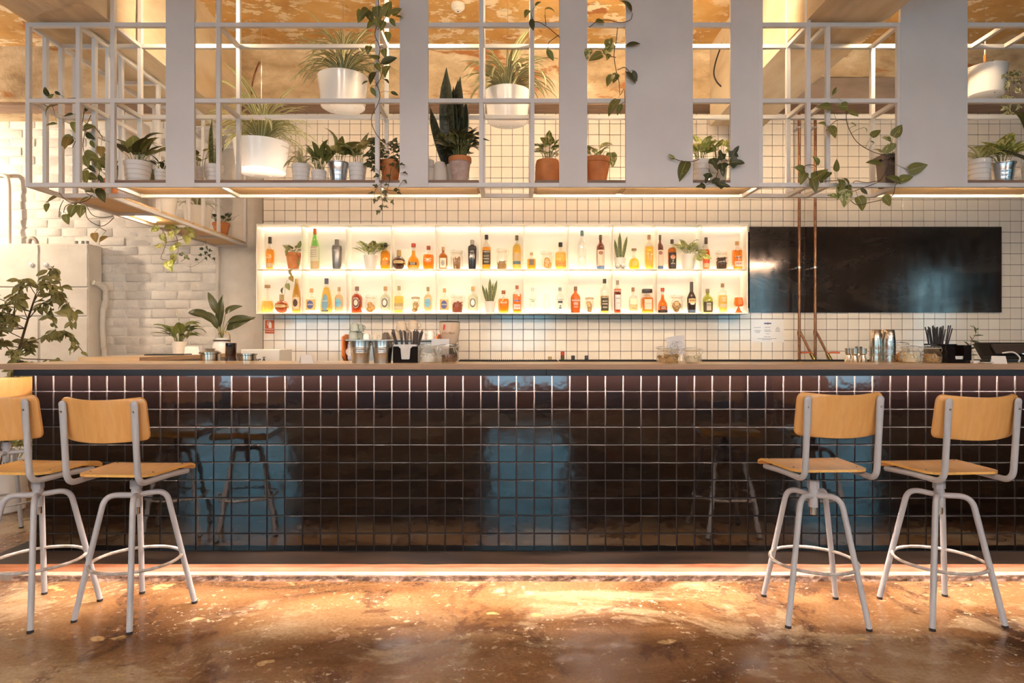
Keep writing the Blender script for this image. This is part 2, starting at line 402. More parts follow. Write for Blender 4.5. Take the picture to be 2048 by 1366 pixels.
# brick wall -----------------------------------------------------------------
bw = struct('wall_brick', MB().box(XL, -2.84, YB+.012, YB+.15, 0, ZBB+.02), M_mortar)
struct('wall_plaster', MB().box(-2.84, XT0+.05, YB, YB+.15, 0, ZBB+.02), M_plaster)
struct('trim_2', MB().cbox(-2.862, -2.825, YB-.02, YB+.02, 0, 3.38, .006), M_plaster)
bms = []
for k in range(8):
    b = MB().cbox(.002, .248, 0, .04, .002, .0852, .009)
    b.v = [(x+random.uniform(-.003, .003), y+random.uniform(-.006, .006) if y < .03 else y, z+random.uniform(-.003, .003)) for x, y, z in b.v]
    bms.append(b)
bmesh_ = [b.mesh('brick', M_brick, 60) for b in bms]
low = MB(); cnt = 0
for j in range(40):
    z = j*.0872
    for i in range(10):
        x = -5.12+i*.25+(.125 if j % 2 else 0)+random.uniform(-.006, .006)
        if x+.25 > -2.84: continue
        y = YB+.006+random.uniform(-.004, .004)
        if z > 1.0 and cnt < 300 and not (z < 2.05 and x+.25 < -4.05):
            link('brick', bmesh_[random.randrange(8)], bw, (x, y, z), (random.uniform(-.02, .02), random.uniform(-.012, .012), random.uniform(-.012, .012))); cnt += 1
        else:
            k = random.randrange(8); low.add(bms[k].v, bms[k].f, Matrix.Translation((x, y, z)))
tag(low.build('brick_field', M_brick, bw, 60), kind='stuff')

# ================================================================== bar counter
YF = 3.51; KT = .1; XB0 = PX(63, YF); XB1 = 3.6; ZT0 = PZ(1103, YF)
bar = thing('bar_counter', 'long bar counter clad in glossy black square tiles', 'bar counter', ((XB0+XB1)/2, YF, 0))
ox = -(XB0+XB1)/2
MB().box(XB0+ox, XB1+ox, .006, .40, .02, 1.0908).build('carcass', M_groutd, bar)
td = MB().cbox(.0022, KT-.0022, 0, .0085, .0022, KT-.0022, .0022).mesh('tile', M_tiled)
def two(me):
    me.materials.append(M_tilededge)
    for p in me.polygons: p.material_index = 0 if p.normal.y < -.99 else 1
two(td); rest = MB(); cnt = 0; z1 = PZ(782, YF)
xa = PX(463, YF)%KT
cols = []; x = xa-KT*40
while x < XB1:
    if x+KT > XB0+.02: cols.append(x)
    x += KT
for x in cols:
    for j in range(11):
        z = z1+.0-(j)*KT if j else z1
        zlo = z1-j*KT if j else z1
        zhi = zlo+KT
        zlo = max(zlo, ZT0); zhi = min(zhi, 1.067)
        if zhi-zlo < .03: continue
        full = abs(zhi-zlo-KT) < .004 and x >= XB0 and x+KT <= XB1
        if full and PX(392, YF) < x+.05 < PX(1590, YF) and cnt < 300:
            link('tile', td, bar, (x+ox, 0, zlo), (R(random.gauss(0, .22)), 0, R(random.gauss(0, .22)))); cnt += 1
        else:
            rest.cbox(max(x, XB0)+ox+.0022, min(x+KT, XB1)+ox-.0022, 0+random.uniform(0, .0006), .0085, zlo+.0022, zhi-.0022, .0022)
o = tag(rest.build('tile_field', M_tiled, bar), kind='stuff'); two(o.data)
# stepped kerb the bar stands on
# profile across the kerb, swept along the bar: sloping dark slab, red bevel, pale ledge
def sweep(name, prof, m, x0, x1, close=0.):
    n = 40; vs = []
    for i in range(n+1):
        x = x0+(x1-x0)*i/n
        for y, z in prof: vs.append((x, y+random.uniform(-.0012, .0012), z+random.uniform(-.0006, .0006)))
    k = len(prof); fs = [(i*k+j, (i+1)*k+j, (i+1)*k+j+1, i*k+j+1) for i in range(n) for j in range(k-1)]
    fs += [tuple(range(k))[::-1], tuple(range(n*k, n*k+k))]
    return struct(name, MB().add(vs, fs), m)
sweep('plinth_slab', [(3.357, .03), (3.357, .060), (YF+.01, ZT0), (YF+.30, ZT0), (YF+.30, .03)], M_kerb, XB0-.16, XB1)
sweep('plinth_bevel', [(3.323, .031), (3.345, .046), (3.357, .0595), (3.40, .0595), (3.40, .031)], M_terrakerb, XB0-.10, XB1)
sweep('plinth_ledge', [(3.281, .0), (3.281, .0285), (3.323, .031), (3.40, .031), (3.40, .0)], M_ledge, XB0-.10, XB1)
rb = MB(); n = 260
va = []
for i in range(n+1):
    x = XB0+.08+(XB1-XB0-.08)*i/n
    j1, j2 = random.uniform(-.006, .006), random.uniform(-.004, .004)
    va += [(x, 3.268+j1, .0), (x, 3.274+j2, .012+random.uniform(-.005, .004)), (x, 3.277+j2*.6, .026+random.uniform(-.004, .001)), (x, 3.283, .027)]
rb.add(va, [(i*4+k, (i+1)*4+k, (i+1)*4+k+1, i*4+k+1) for i in range(n) for k in range(3)])
struct('plinth_rubble', rb, M_rubble)
# worktop: plywood over black band
ZT = 1.133; YT0, YT1 = 3.38, 3.94; XW0 = PX(-14, 3.38)
top = thing('bar_worktop', 'long plywood bar top with a black band under its edge', 'worktop', (0, (YT0+YT1)/2, ZT-.03))
def rel(o, bm): return bm
oy, oz = -(YT0+YT1)/2, -(ZT-.03)
seam = PX(845, YT0)
for a, b in ((XW0, seam-.0008), (seam+.0008, XB1)):
    MB().cbox(a, b, YT0+oy+.0015, YT1+oy, .0, .03, .0012).build('top_board', M_ply, top)
    MB().box(a, b, YT0+oy, YT0+oy+.0015, .0012, .0288).build('edge_band', M_plyedge, top)
MB().cbox(PX(24, YT0), PX(1093, YT0)-.0002, YT0+oy+.006, YT0+oy+.026, -.0345, 0, .0015).build('black_band', M_band, top)
MB().cbox(PX(1093, YT0)+.0002, XB1, YT0+oy+.006, YT0+oy+.026, -.0345, 0, .0015).build('black_band', M_band, top)
MB().box(PX(24, YT0), XB1, YT0+oy+.026, YF+oy+.1, -.012, -.0005).build('underlay', M_band, top)
M_led1 = m_emit('led_under_counter', *LED_COUNTER)
MB().box(XB0+.02, XB1, YT0+oy+.0335, YT0+oy+.0365, -.019, -.0125).build('led_strip', M_led1, top)
# return worktop on the left
ret = thing('return_worktop', 'plywood return worktop running back to the brick wall', 'worktop', (-2.545, 4.9, 1.126))
MB().cbox(-.195, .193, -.955, 1.1, 0, .03, .0012).build('top_board', M_ply, ret)
MB().box(.193, .195, -.955, 1.1, .0012, .0288).build('edge_band', M_plyedge, ret)
tag(MB().cbox(-2.70, -2.42, 3.97, 5.98, 0, 1.126, .003).build('return_cabinet', M_painted), 'white cabinet under the left return worktop', 'cabinet')
# working counter along the back wall (out of sight behind the bar)
tag(MB().cbox(-2.25, 3.6, 5.17, YW-.002, 0, .86, .003).cbox(-2.26, 3.6, 5.15, YW-.002, .86, .90, .003).build('back_counter', M_black), 'black working counter under the white tiled wall', 'counter')
ZBC = .90
# ================================================================== hanging plant frame
YA, YZ = 3.7, 3.968; RW = .0125
ZTOP, ZMID, ZBOT = 3.126, PZ(202.5, YA), 2.1795
fr = thing('plant_frame', 'white steel hanging frame with plant shelves above the bar', 'plant frame', (0, YA, ZBOT-RW))
def fadd(name, m, x0, x1, y0, y1, z0, z1, c=.0015):
    return MB().cbox(x0, x1, y0-YA, y1-YA, z0-(ZBOT-RW), z1-(ZBOT-RW), c).build(name, m, fr)
def rail_x(x0, x1, y, z): return fadd('rail', M_white, x0, x1, y-RW, y+RW, z-RW, z+RW)
def rail_y(x, y0, y1, z): return fadd('rail', M_white, x-RW, x+RW, y0, y1, z-RW, z+RW)
def post(x, y, z0=None, z1=None): return fadd('post', M_white, x-RW, x+RW, y-RW, y+RW, (z0 or ZBOT-RW), (z1 or ZTOP+RW))
FX = lambda px: PX(px, YA)
XEND = FX(2120); XLEFT = FX(57.7); XRET = FX(158)
ztall = ZC-.004
boards = [(334, 391), (800, 857), (1118, 1174), (1250.5, 1384.5), (1459.5, 1516), (1798, 1932)]
def inboard(a, b): return any(a < q and b > p for p, q in boards)
xcuts = [57.7]
for z in (ZTOP, ZMID):
    xs = [FX(57.7)-RW]
    segs = []; a = 57.7
    for p, q in boards: segs.append((a, p)); a = q
    segs.append((a, 2120))
    for a, b in segs:
        if z == ZMID and a < 962 < b:            # open bay over the gap keeps its rail too
            pass
        rail_x(FX(a)-(RW if a == 57.7 else 0), FX(b), YA, z)
    rail_x(PX(123.5, YZ)-RW, XEND, YZ, z)
rail_x(FX(57.7)-RW, XEND, YA, ZBOT); rail_x(PX(123.5, YZ)-RW, XEND, YZ, ZBOT)
for px, tall in ((57.7, 0), (158, 0), (227, 1), (438, 1), (755, 1), (962.5, 1), (1064.5, 1), (1520, 1), (1615.5, 1), (1654.7, 0), (1796.5, 0)):
    x = FX(px); zt_ = ztall if tall else ZTOP-RW
    for y in (YA, YZ):
        cuts = [ZBOT+RW, ZMID-RW, ZMID+RW, ZTOP-RW, ZTOP+RW, zt_]
        if px == 1654.7 and y == YZ: continue
        post(x, y, cuts[0], cuts[1]); post(x, y, cuts[2], cuts[3])
        if tall: post(x, y, cuts[4], zt_)
    for z in (ZBOT, ZMID, ZTOP): rail_y(x, YA+RW, YZ-RW, z)
for px in (2010,):
    rail_y(PX(px, YA), YA+RW, YZ-RW, ZTOP)
rail_y(PX(2080, YA), YA+RW, YZ-RW, ZTOP)
for p, q in boards:
    z1 = ztall if p < 1700 else ZS+.0
    fadd('board', M_board, FX(p), FX(q), YA-RW-.002, YA+.006, ZBOT-RW-.001, ztall if p < 1700 else ztall, .001)
# shelf planks between the rails, undersides lit by strips
M_led2 = m_emit('led_under_shelf', *LED_FRAME)
def shelf(xa, xb, y0=YA-RW+.001, y1=YZ+RW, seams=()):
    xs = [xa]+list(seams)+[xb]
    for a, b in zip(xs, xs[1:]):
        fadd('shelf_board', M_shelfwood, a+.001, b-.001, y0+.003, y1, ZBOT+RW+.0005, ZBOT+RW+.0165)
        fadd('shelf_edge', M_shelfedge, a+.001, b-.001, y0, y0+.003, ZBOT+RW+.0005, ZBOT+RW+.0165, .0005)
        fadd('soffit_board', M_shelfwood, a+.02, b-.02, YA+RW, YZ-RW, ZBOT+.006, ZBOT+.012, .0005)
        fadd('led_strip', M_led2, a+.03, b-.03, YA+RW+.0003, YA+RW+.004, ZBOT-.006, ZBOT+.002, .0004)
shelf(FX(232), FX(958), seams=(FX(438), FX(755)))
shelf(FX(1069), FX(1516), seams=(FX(1252),))
shelf(FX(1798), XEND)
# return run to the brick wall
YE = YB-.04
for x, ys in ((XLEFT, (3.834, 4.095, 4.53, 5.0, 5.5, YE)), (XRET, (3.84, 4.10, 4.53, 4.95, 5.19, 5.46, YE))):
    for y in ys:
        post(x, y, ZBOT+RW, ZMID-RW); post(x, y, ZMID+RW, ZTOP-RW)
    for z in (ZBOT, ZMID, ZTOP): rail_y(x, YZ+RW, YE+RW, z)
for y in (4.53, 5.0, 5.5, YE):
    for z in (ZBOT, ZTOP): rail_x(XLEFT+RW, XRET-RW, y, z)
for a, b in ((4.02, 4.52), (4.54, 4.99), (5.01, 5.49), (5.51, 6.0)):
    fadd('shelf_board', M_shelfwood, XLEFT-RW, XRET+RW, a, b, ZBOT+RW+.0005, ZBOT+RW+.0165)
    fadd('soffit_board', M_shelfwood, XLEFT+RW, XRET-RW, a+.012, b-.012, ZBOT+.004, ZBOT+.012, .0005)
for a, b in ((4.56, 4.80),):
    fadd('led_strip', M_led2, XLEFT+.11, XLEFT+.125, a, b, ZBOT-.012, ZBOT-.005, .0004)
fadd('board', M_board, XLEFT-.004, XLEFT+.006, 4.62, 4.93, ZBOT+.03, 2.95, .001)
M_rearfill = m_emit('rear_fill', *REAR_FILL)  # strip added behind the rail as fill for wall and bottles
for a, b in ((250, 950), (1075, 1600), (1810, 2100)):
    fadd('led_strip', M_rearfill, PX(a, YA), PX(b, YA), YZ+RW+.0005, YZ+RW+.003, ZBOT-.004, ZBOT+.004, .0003)
# unseen lamps added behind the white boards to brighten ceiling, beams and wall
M_backfill = m_emit('back_fill_tube', *BACK_FILL)
for i, (p, q) in enumerate(boards):
    xc = PX((p+q)/2, YA); 
    if p < 500: xc += .0
    wdt = .13 if q-p < 100 else .30
    o = thing('back_fill_lamp', 'added fill lamp behind the %s white board from the left' % ['first', 'second', 'third', 'fourth', 'fifth', 'sixth'][i], 'lamp', (xc, YA+.02, 3.22), 0, 'added fill lamps behind the boards')
    MB().cbox(-wdt/2, wdt/2, -.012, .035, -.03, .03, .002).build('housing', M_white, o)
    MB().box(-wdt/2+.006, wdt/2-.006, .0355, .041, -.022, .022).build('lamp_tube', M_backfill, o)

# lamps added behind the camera as warm fill for stools and boards
M_frontfill = m_emit('front_fill_diffuser', *FRONT_FILL)
for i, x in enumerate((-4.2, -1.4, 1.4, 4.2)):
    o = thing('front_fill_lamp', ['far left', 'left', 'right', 'far right'][i]+' added linear fill lamp over the guest floor', 'lamp', (x, -2.6, 3.5), 0, 'added fill lamps over the guest floor')
    MB().cbox(-.6, .6, -.06, .06, 0, .05, .004).build('housing', M_white, o)
    MB().box(-.59, .59, -.05, .05, -.006, -.0002).build('diffuser', M_frontfill, o)
    for s in (-.5, .5): MB().tube([(s, 0, .05), (s, 0, ZC-3.5-.001)], .003, 6).build('cable', M_cable, o)

pe = thing('pendant_lamp', 'bare globe pendant lamp left of the white wall cabinet', 'lamp', (-5.6, 5.0, 2.70))
MB().sphere((0, 0, 0), .05, 16, 10).build('globe', m_emit('globe_bulb', *PENDANT), pe, 180)
MB().tube([(0, 0, .05), (0, 0, .10)], .02, 10).build('socket', M_black, pe); MB().tube([(0, 0, .10), (0, 0, ZC-2.701)], .004, 6).build('cable', M_cable, pe)

# ================================================================== lit bottle shelf
YS0, YS1 = 5.59, YW-.002; KS = F/YS0
xsf = [512, 603, 692, 782, 871, 960, 1048, 1137, 1226, 1315, 1404, 1496]
ZSH = [PZ(628, YS0), PZ(538.5, YS0), PZ(447, YS0)]      # undersides / tops of the boards
M_opal = mat('opal_white_board', (.86, .81, .72), .35)
sh = thing('bottle_shelf', 'lit white wall shelf of twenty two square bottle niches', 'shelf', (PX(1004, YS0), YS0, ZSH[0]))
sx, sz = -PX(1004, YS0), -ZSH[0]
MB().box(PX(512, YS0)+sx, PX(1496, YS0)+sx, YS1-YS0-.01, YS1-YS0, 0, ZSH[2]+sz).build('back_panel', M_opal, sh)
BT = .012
for k, (a, b) in enumerate(((ZSH[0], ZSH[0]+BT), (ZSH[1]-.004, ZSH[1]+.004), (ZSH[2]-BT, ZSH[2]))):
    MB().cbox(PX(512, YS0)+sx, PX(1496, YS0)+sx, 0, YS1-YS0-.0105, a+sz, b+sz, .001).build('shelf_board', M_opal, sh)
for k, px in enumerate(xsf):
    x = PX(px, YS0)+sx
    h = .009 if k in (0, 11) else .004
    for z0_, z1_ in ((ZSH[0]+BT, ZSH[1]-.004), (ZSH[1]+.004, ZSH[2]-BT)):
        MB().cbox(x-(0 if k == 0 else h), x+(0 if k == 11 else h), .0, YS1-YS0-.0105, z0_+sz, z1_+sz, .0008).build('divider', M_opal, sh)
M_led3 = m_emit('led_in_niche', *LED_CELL)
for a, b in zip(xsf, xsf[1:]):
    x0_, x1_ = PX(a, YS0)+sx+.014, PX(b, YS0)+sx-.014
    for z0_, z1_ in ((ZSH[0]+BT, ZSH[1]-.004), (ZSH[1]+.004, ZSH[2]-BT)):
        MB().box(x0_, x1_, YS1-YS0-.022, YS1-YS0-.0108, z0_+sz+.0002, z0_+sz+.008).build('led_strip', M_led3, sh)
        MB().box(x0_, x1_, YS1-YS0-.022, YS1-YS0-.0108, z1_+sz-.0025, z1_+sz-.0002).build('led_strip', M_led3, sh)
ZROW = (ZSH[1]+.004, ZSH[0]+BT)

# steel sheet, pipes, notices -----------------------------------------------------
ss = thing('steel_sheet', 'blackened steel sheet screwed to the tiled wall', 'wall panel', (PX(1750, YW), YW-.012, PZ(625, YW)))
MB().cbox(PX(1498, YW)-PX(1750, YW), PX(2001, YW)-PX(1750, YW), -.003, .003, 0, PZ(454, YW)-PZ(625, YW), .0008).build('sheet', M_steel, ss)
for px, py in ((1503, 475), (1693, 475), (1789, 475), (1885, 475), (1981, 474), (1979, 603)):
    p = P(px, py, YW)
    MB().lathe([(.0001, -.0065), (.006, -.006), (.008, -.003)], 10, Matrix.Translation((p.x-PX(1750, YW), 0, p.z-PZ(625, YW))) @ Matrix.Rotation(R(-90), 4, 'X') @ Matrix.Scale(-1, 4, (0, 0, 1))).build('screw', M_chrome, ss)
for px, first in ((1598.5, 'left'), (1630.5, 'right')):
    YP = 5.66; x = PX(px, YP)
    o = thing('copper_pipe', '%s rusty copper water pipe running down the tiled wall' % first, 'pipe', (x, YP, ZBC))
    MB().tube([(0, 0, 0), (0, 0, 3.36-ZBC)], .0125, 12).build('riser', M_copper, o, 40)
    for py in (255, 535):
        z = PZ(py, YP)-ZBC
        MB().tube([(-.022, .01, z), (.022, .01, z)], .006, 8).lathe([(.016, -.008), (.016, .008)], 12, Matrix.Translation((0, 0, z))).box(-.006, .006, .008, (YW-YP-.001 if py < 400 else .085), z-.006, z+.006).build('pipe_clip', M_silver, o)
    ztee = PZ(666, YP)-ZBC
    MB().lathe([(.017, -.02), (.017, .02)], 12, Matrix.Translation((0, 0, ztee))).build('tee', M_copper, o, 40)
    p1 = Vector((PX(px+20, YP)-x, -.03, PZ(706, YP)-ZBC)); p2 = Vector((PX(px+27, YP)-x, -.04, PZ(722, YP)-ZBC))
    MB().tube([(0, 0, ztee), (.012, -.004, ztee-.002), p1], .011, 10).build('branch', M_copper, o, 40)
    v = MB().tube([p1, p2], [.016, .020], 10).tube([p2, p2+(p2-p1)], .013, 10).build('valve', M_brass, o, 40)
    hd = -1 if first == 'left' else 1
    MB().tube([p1+Vector((0, -.02, .0)), p1+Vector((hd*.03, -.024, .006)), p1+Vector((hd*.10, -.026, .004))], [.006, .007, .008], 8).build('lever', M_red, v, 40)
# extinguisher sign
sg = thing('extinguisher_sign', 'small red fire extinguisher sign on the tiled wall', 'sign', P(539.5, 668, YW))
ks = YW/F; sgy = -.004
def sbox(name, m, x0, x1, y0, y1, d0, d1, par, cx=539.5, by=668, Y=YW):
    k = Y/F
    return MB().box((x0-cx)*k, (x1-cx)*k, -d1, -d0, (by-y1)*k, (by-y0)*k).build(name, m, par)
sbox('plate', M_red, 530.5, 548.5, 640.5, 657.5, 0, .003, sg); sbox('plate', M_red, 530.5, 548.5, 659, 667, 0, .003, sg)
ic = MB()
for x0_, x1_, y0_, y1_ in ((537.5, 543.5, 646, 656), (538.6, 542.4, 644.4, 646), (540, 541.2, 642.6, 644.4), (536.2, 541.2, 642.2, 643.2), (535.2, 536.3, 642.8, 651)):
    k = ks; ic.box((x0_-539.5)*k, (x1_-539.5)*k, -.0038, -.003, (668-y1_)*k, (668-y0_)*k)
ic.build('pictogram', M_paper, sg)

# transparent notice
nt = thing('notice_sheet', 'laminated notice with small print taped to the tiles', 'notice', P(1534, 685, YW-.002))
M_lam = mat('laminate', (.78, .74, .72), .08); 
sbox('sheet', M_lam, 1502, 1567.5, 638.5, 685, 0, .0012, nt, 1534, 685, YW-.002)
pr = MB(); k = ks
def ink(x0_, x1_, y): pr.box((x0_-1534)*k, (x1_-1534)*k, -.0016, -.0012, (685-y-.7)*k, (685-y+.3)*k)
for x0_, x1_, y in ((1508, 1522, 654.8), (1529.5, 1540, 654.6), (1553, 1558, 654.8), (1551.5, 1559.5, 657.4), (1508, 1522, 660.5), (1509.5, 1521, 662.6), (1512, 1519, 665.3), (1529, 1541.5, 660), (1529, 1541.5, 662.4), (1551, 1559.5, 660), (1551, 1560, 662.4), (1532, 1538, 667.4), (1528, 1541, 673.5), (1515, 1553.5, 677), (1524, 1543, 679)):
    xx = x0_
    while xx < x1_:
        wv = random.uniform(1.0, 2.6); ink(xx, min(xx+wv, x1_), y); xx += wv+.7
pr.build('small_print', mat('blue_grey_ink', (.12, .13, .22), .6), nt)
MB().lathe([(.012, 0), (.012, .0005)], 16, Matrix.Translation(((1535.5-1534)*k, -.0012, (685-647)*k)) @ Matrix.Rotation(R(90), 4, 'X')).build('emblem', mat('amber_ink', (.75, .42, .08), .6), nt)
MB().box((1528-1534)*k, (1542.5-1534)*k, -.0022, -.0018, (685-648.2)*k, (685-645.6)*k).build('emblem_word', mat('blue_ink', (.10, .16, .38), .6), nt)
# camera on the wall, smoke detector, cables
cc = thing('security_camera', 'white dome security camera on the tiled wall at right', 'camera', (PX(2044, YW), YW, PZ(349, YW)))
MB().lathe([(.055, 0), (.055, .02), (.04, .045), (.02, .05)], 20, Matrix.Rotation(R(90), 4, 'X')).build('body', M_potwhite, cc, 40)
MB().lathe([(.022, .045), (.022, .056), (.012, .062)], 14, Matrix.Rotation(R(90), 4, 'X')).build('lens', M_blackgloss, cc, 40)
sd = thing('smoke_detector', 'round white smoke detector on the ochre ceiling', 'smoke detector', P(915, 4, 4.85)*1.0)
sd.location = (PX(916, 4.82), 4.82, ZC)
MB().lathe([(.052, 0), (.055, -.012), (.05, -.03), (.034, -.036), (.03, -.05), (.012, -.053)], 24).build('housing', M_potmatte, sd, 40)
MB().lathe([(.006, -.053), (.006, -.056)], 8).build('indicator', M_black, sd)
tag(MB().tube(smoothpath([P(1449, 55, 5.2), P(1444, 85, 5.2), P(1431, 125, 5.2), P(1428, 150, 5.2), P(1437, 168, 5.2), P(1452, 175, 5.22), P(1475, 160, 5.3), P(1480, 60, 5.3)]), .006, 6).build('hanging_cable', M_cable, None, 60), 'black cable looping down between two white boards', 'cable')
tag(MB().tube(smoothpath([P(519, 124, 5.49), P(512, 140, 5.48), P(505, 165, 5.48), P(502.5, 195, 5.48), P(502.5, 227, 5.47)]), .007, 6).build('conduit', M_copper, None, 60), 'thin rusty pipe on the rear beam left of the hanging planters', 'pipe')

# ================================================================== bar stools
def make_stool(label, loc, rz, seat_z=.675, leg_rot=45.):
    t = thing('bar_stool', label, 'bar stool', loc, rz, 'wooden bar stools at the tiled bar')
    # seat: grid, rolled front edge
    nx, ny = 12, 18; vs = []; fs = []; th = .011
    VV = [0, .01, .03, .06, .10, .15, .25, .35, .45, .55, .65, .75, .80, .85, .89, .93, .96, .985, 1]
    for side in (0, 1):
        for j in range(ny+1):
            v = VV[j]; y = -.165+.345*v
            hw = .168+.022*v
            e = min(v, 1)   # rounded rear corners
            if v < .14: hw -= .05*(1-math.sqrt(max(0, 1-(1-v/.14)**2)))
            if v > .93: hw -= .02*(1-math.sqrt(max(0, 1-((v-.93)/.07)**2)))
            for i in range(nx+1):
                u = i/nx*2-1; x = hw*u
                z = seat_z-.010*(1-u*u)*(1 if v < .85 else max(0, (1-v)/.15))*math.sin(math.pi*min(1, v/.9))
                if v > .8: z -= .028*((v-.8)/.2)**2
                vs.append((x, y, z-(th if side else 0)))
    W = nx+1; o = W*(ny+1)
    for j in range(ny):
        for i in range(nx):
            a = j*W+i; fs.append((a, a+1, a+1+W, a+W)); fs.append((o+a, o+a+W, o+a+W+1, o+a+1))
    for i in range(nx):
        fs.append((i, o+i, o+i+1, i+1)); a = ny*W+i; fs.append((a, a+1, o+a+1, o+a))
    for j in range(ny):
        a = j*W; fs.append((a, a+W, o+a+W, o+a)); a = j*W+nx; fs.append((a, o+a, o+a+W, a+W))
    MB().add(vs, fs).build('seat', M_seattop, t, 40)
    for x, y in ((-.145, -.10), (.145, -.10), (-.16, .10), (.16, .10)):
        MB().lathe([(.0045, 0), (.003, .0025)], 8, Matrix.Translation((x, y, seat_z-.0005))).build('rivet', M_chrome, t)
    # backrest
    hb = .19; zb = seat_z+.155; vs = []; fs = []; nx, nz = 14, 14
    VB = [0, .008, .03, .06, .10, .16, .3, .5, .7, .84, .90, .94, .97, .992, 1]
    for side in (0, 1):
        for j in range(nz+1):
            v = VB[j]; z = zb+hb*v
            cr = min(v, 1-v); hw = .188
            if cr < .16: hw -= .028*(1-math.sqrt(max(0, 1-(1-cr/.16)**2)))
            for i in range(nx+1):
                u = i/nx*2-1
                zz_ = z-(.010*(1-u*u)) if v > .5 else z-.006*(1-u*u)
                y = -.245-.055*(v-.2)*.6+.048*u*u+(.011 if side else 0)
                vs.append((hw*u, y, zz_))
    W = nx+1; o = W*(nz+1)
    for j in range(nz):
        for i in range(nx):
            a = j*W+i; fs.append((a, a+1, a+1+W, a+W)); fs.append((o+a, o+a+W, o+a+W+1, o+a+1))
    for i in range(nx):
        fs.append((i, o+i, o+i+1, i+1)); a = nz*W+i; fs.append((a, a+1, o+a+1, o+a))
    for j in range(nz):
        a = j*W; fs.append((a, a+W, o+a+W, o+a)); a = j*W+nx; fs.append((a, o+a, o+a+W, a+W))
    MB().add(vs, fs).build('backrest', M_seat, t, 40)
    for s in (-1, 1):
        x = s*.158
        pts = fillet([(s*.165, .13, seat_z-.040), (s*.163, -.03, seat_z-.030), (x, -.222, seat_z-.030), (x, -.236, seat_z+.16), (x, -.248, seat_z+.315)], .055, 7)
        N = len(pts); b = MB().tube(pts, .0132, 12)
        # flatten the upper end against the board
        out = []
        for (px, py, pz) in b.v:
            k = max(0, min(1, (pz-(seat_z+.13))/.12)); cy = -.236-.012*max(0, (pz-seat_z-.16)/.155)
            out.append((x+(px-x)*(1+.28*k), cy+(py-cy)*(1-.45*k), pz) if k > 0 else (px, py, pz))
        b.v = out; p = out[-1]
        b.sphere((x, -.2485, seat_z+.315), .0169, 12, 8, 1, .43, 1)
        br = b.build('back_bracket', M_steelpaint, t, 50)
        MB().lathe([(.005, 0), (.003, .003)], 8, Matrix.Translation((x, -.256, seat_z+.285)) @ Matrix.Rotation(R(90), 4, 'X')).build('bolt', M_chrome, br)
    MB().box(-.15, .15, -.03, .03, seat_z-.034, seat_z-.0125).box(-.17, .17, .05, .08, seat_z-.040, seat_z-.024).build('seat_plate', M_steelpaint, t)
    MB().lathe([(.0135, .47), (.0135, seat_z-.034)], 14).lathe([(.02, seat_z-.05), (.02, seat_z-.034)], 14).build('screw', M_black, t, 40)
    MB().lathe([(.021, .49), (.021, .575)], 16).lathe([(.026, .575), (.026, .612), (.022, .616)], 6).build('hub', M_steelpaint, t, 40)
    MB().lathe([(.013, .455), (.016, .458), (.016, .49)], 14).build('stop_nut', M_chrome, t, 40)
    for k in range(4):
        a = R(leg_rot+90*k)-rz; c, s = math.cos(a), math.sin(a)
        prof = fillet([(.016, .545), (.122, .556), (.24, .004)], .075, 8)if 0 else fillet([Vector((.016, .545, 0)), Vector((.122, .556, 0)), Vector((.24, .010, 0))], .075, 8)
        lg = MB().tube([(q.x*c, q.x*s, q.y) for q in prof], .0128, 10).build('leg', M_steelpaint, t, 50)
        MB().lathe([(.0135, 0), (.0135, .011)], 10, Matrix.Translation((.2402*c, .2402*s, 0))).build('rubber_foot', M_rubber, lg)
    MB().tube([(.186*math.cos(2*math.pi*i/40), .186*math.sin(2*math.pi*i/40), .245) for i in range(41)], .0075, 8, False).build('foot_ring', M_chipped, t, 60)
    return t
make_stool('bar stool cut off by the left edge of the photo', (-2.2, 2.9, 0), R(-4), .682, 31)
make_stool('wooden bar stool second from the left, in front of the black tiles', (-1.742, 2.898, 0), R(-3), .672, 25)
make_stool('wooden bar stool on the right with its back slightly higher, left of the last one', (1.395, 2.895, 0), R(3), .694, 40)
make_stool('rightmost wooden bar stool with the grey steel legs', (1.979, 2.897, 0), R(5), .684, 50)
make_stool('bar stool turned sideways beyond the left end of the bar', (-3.22, 3.98, 0), R(58), .70, 20)
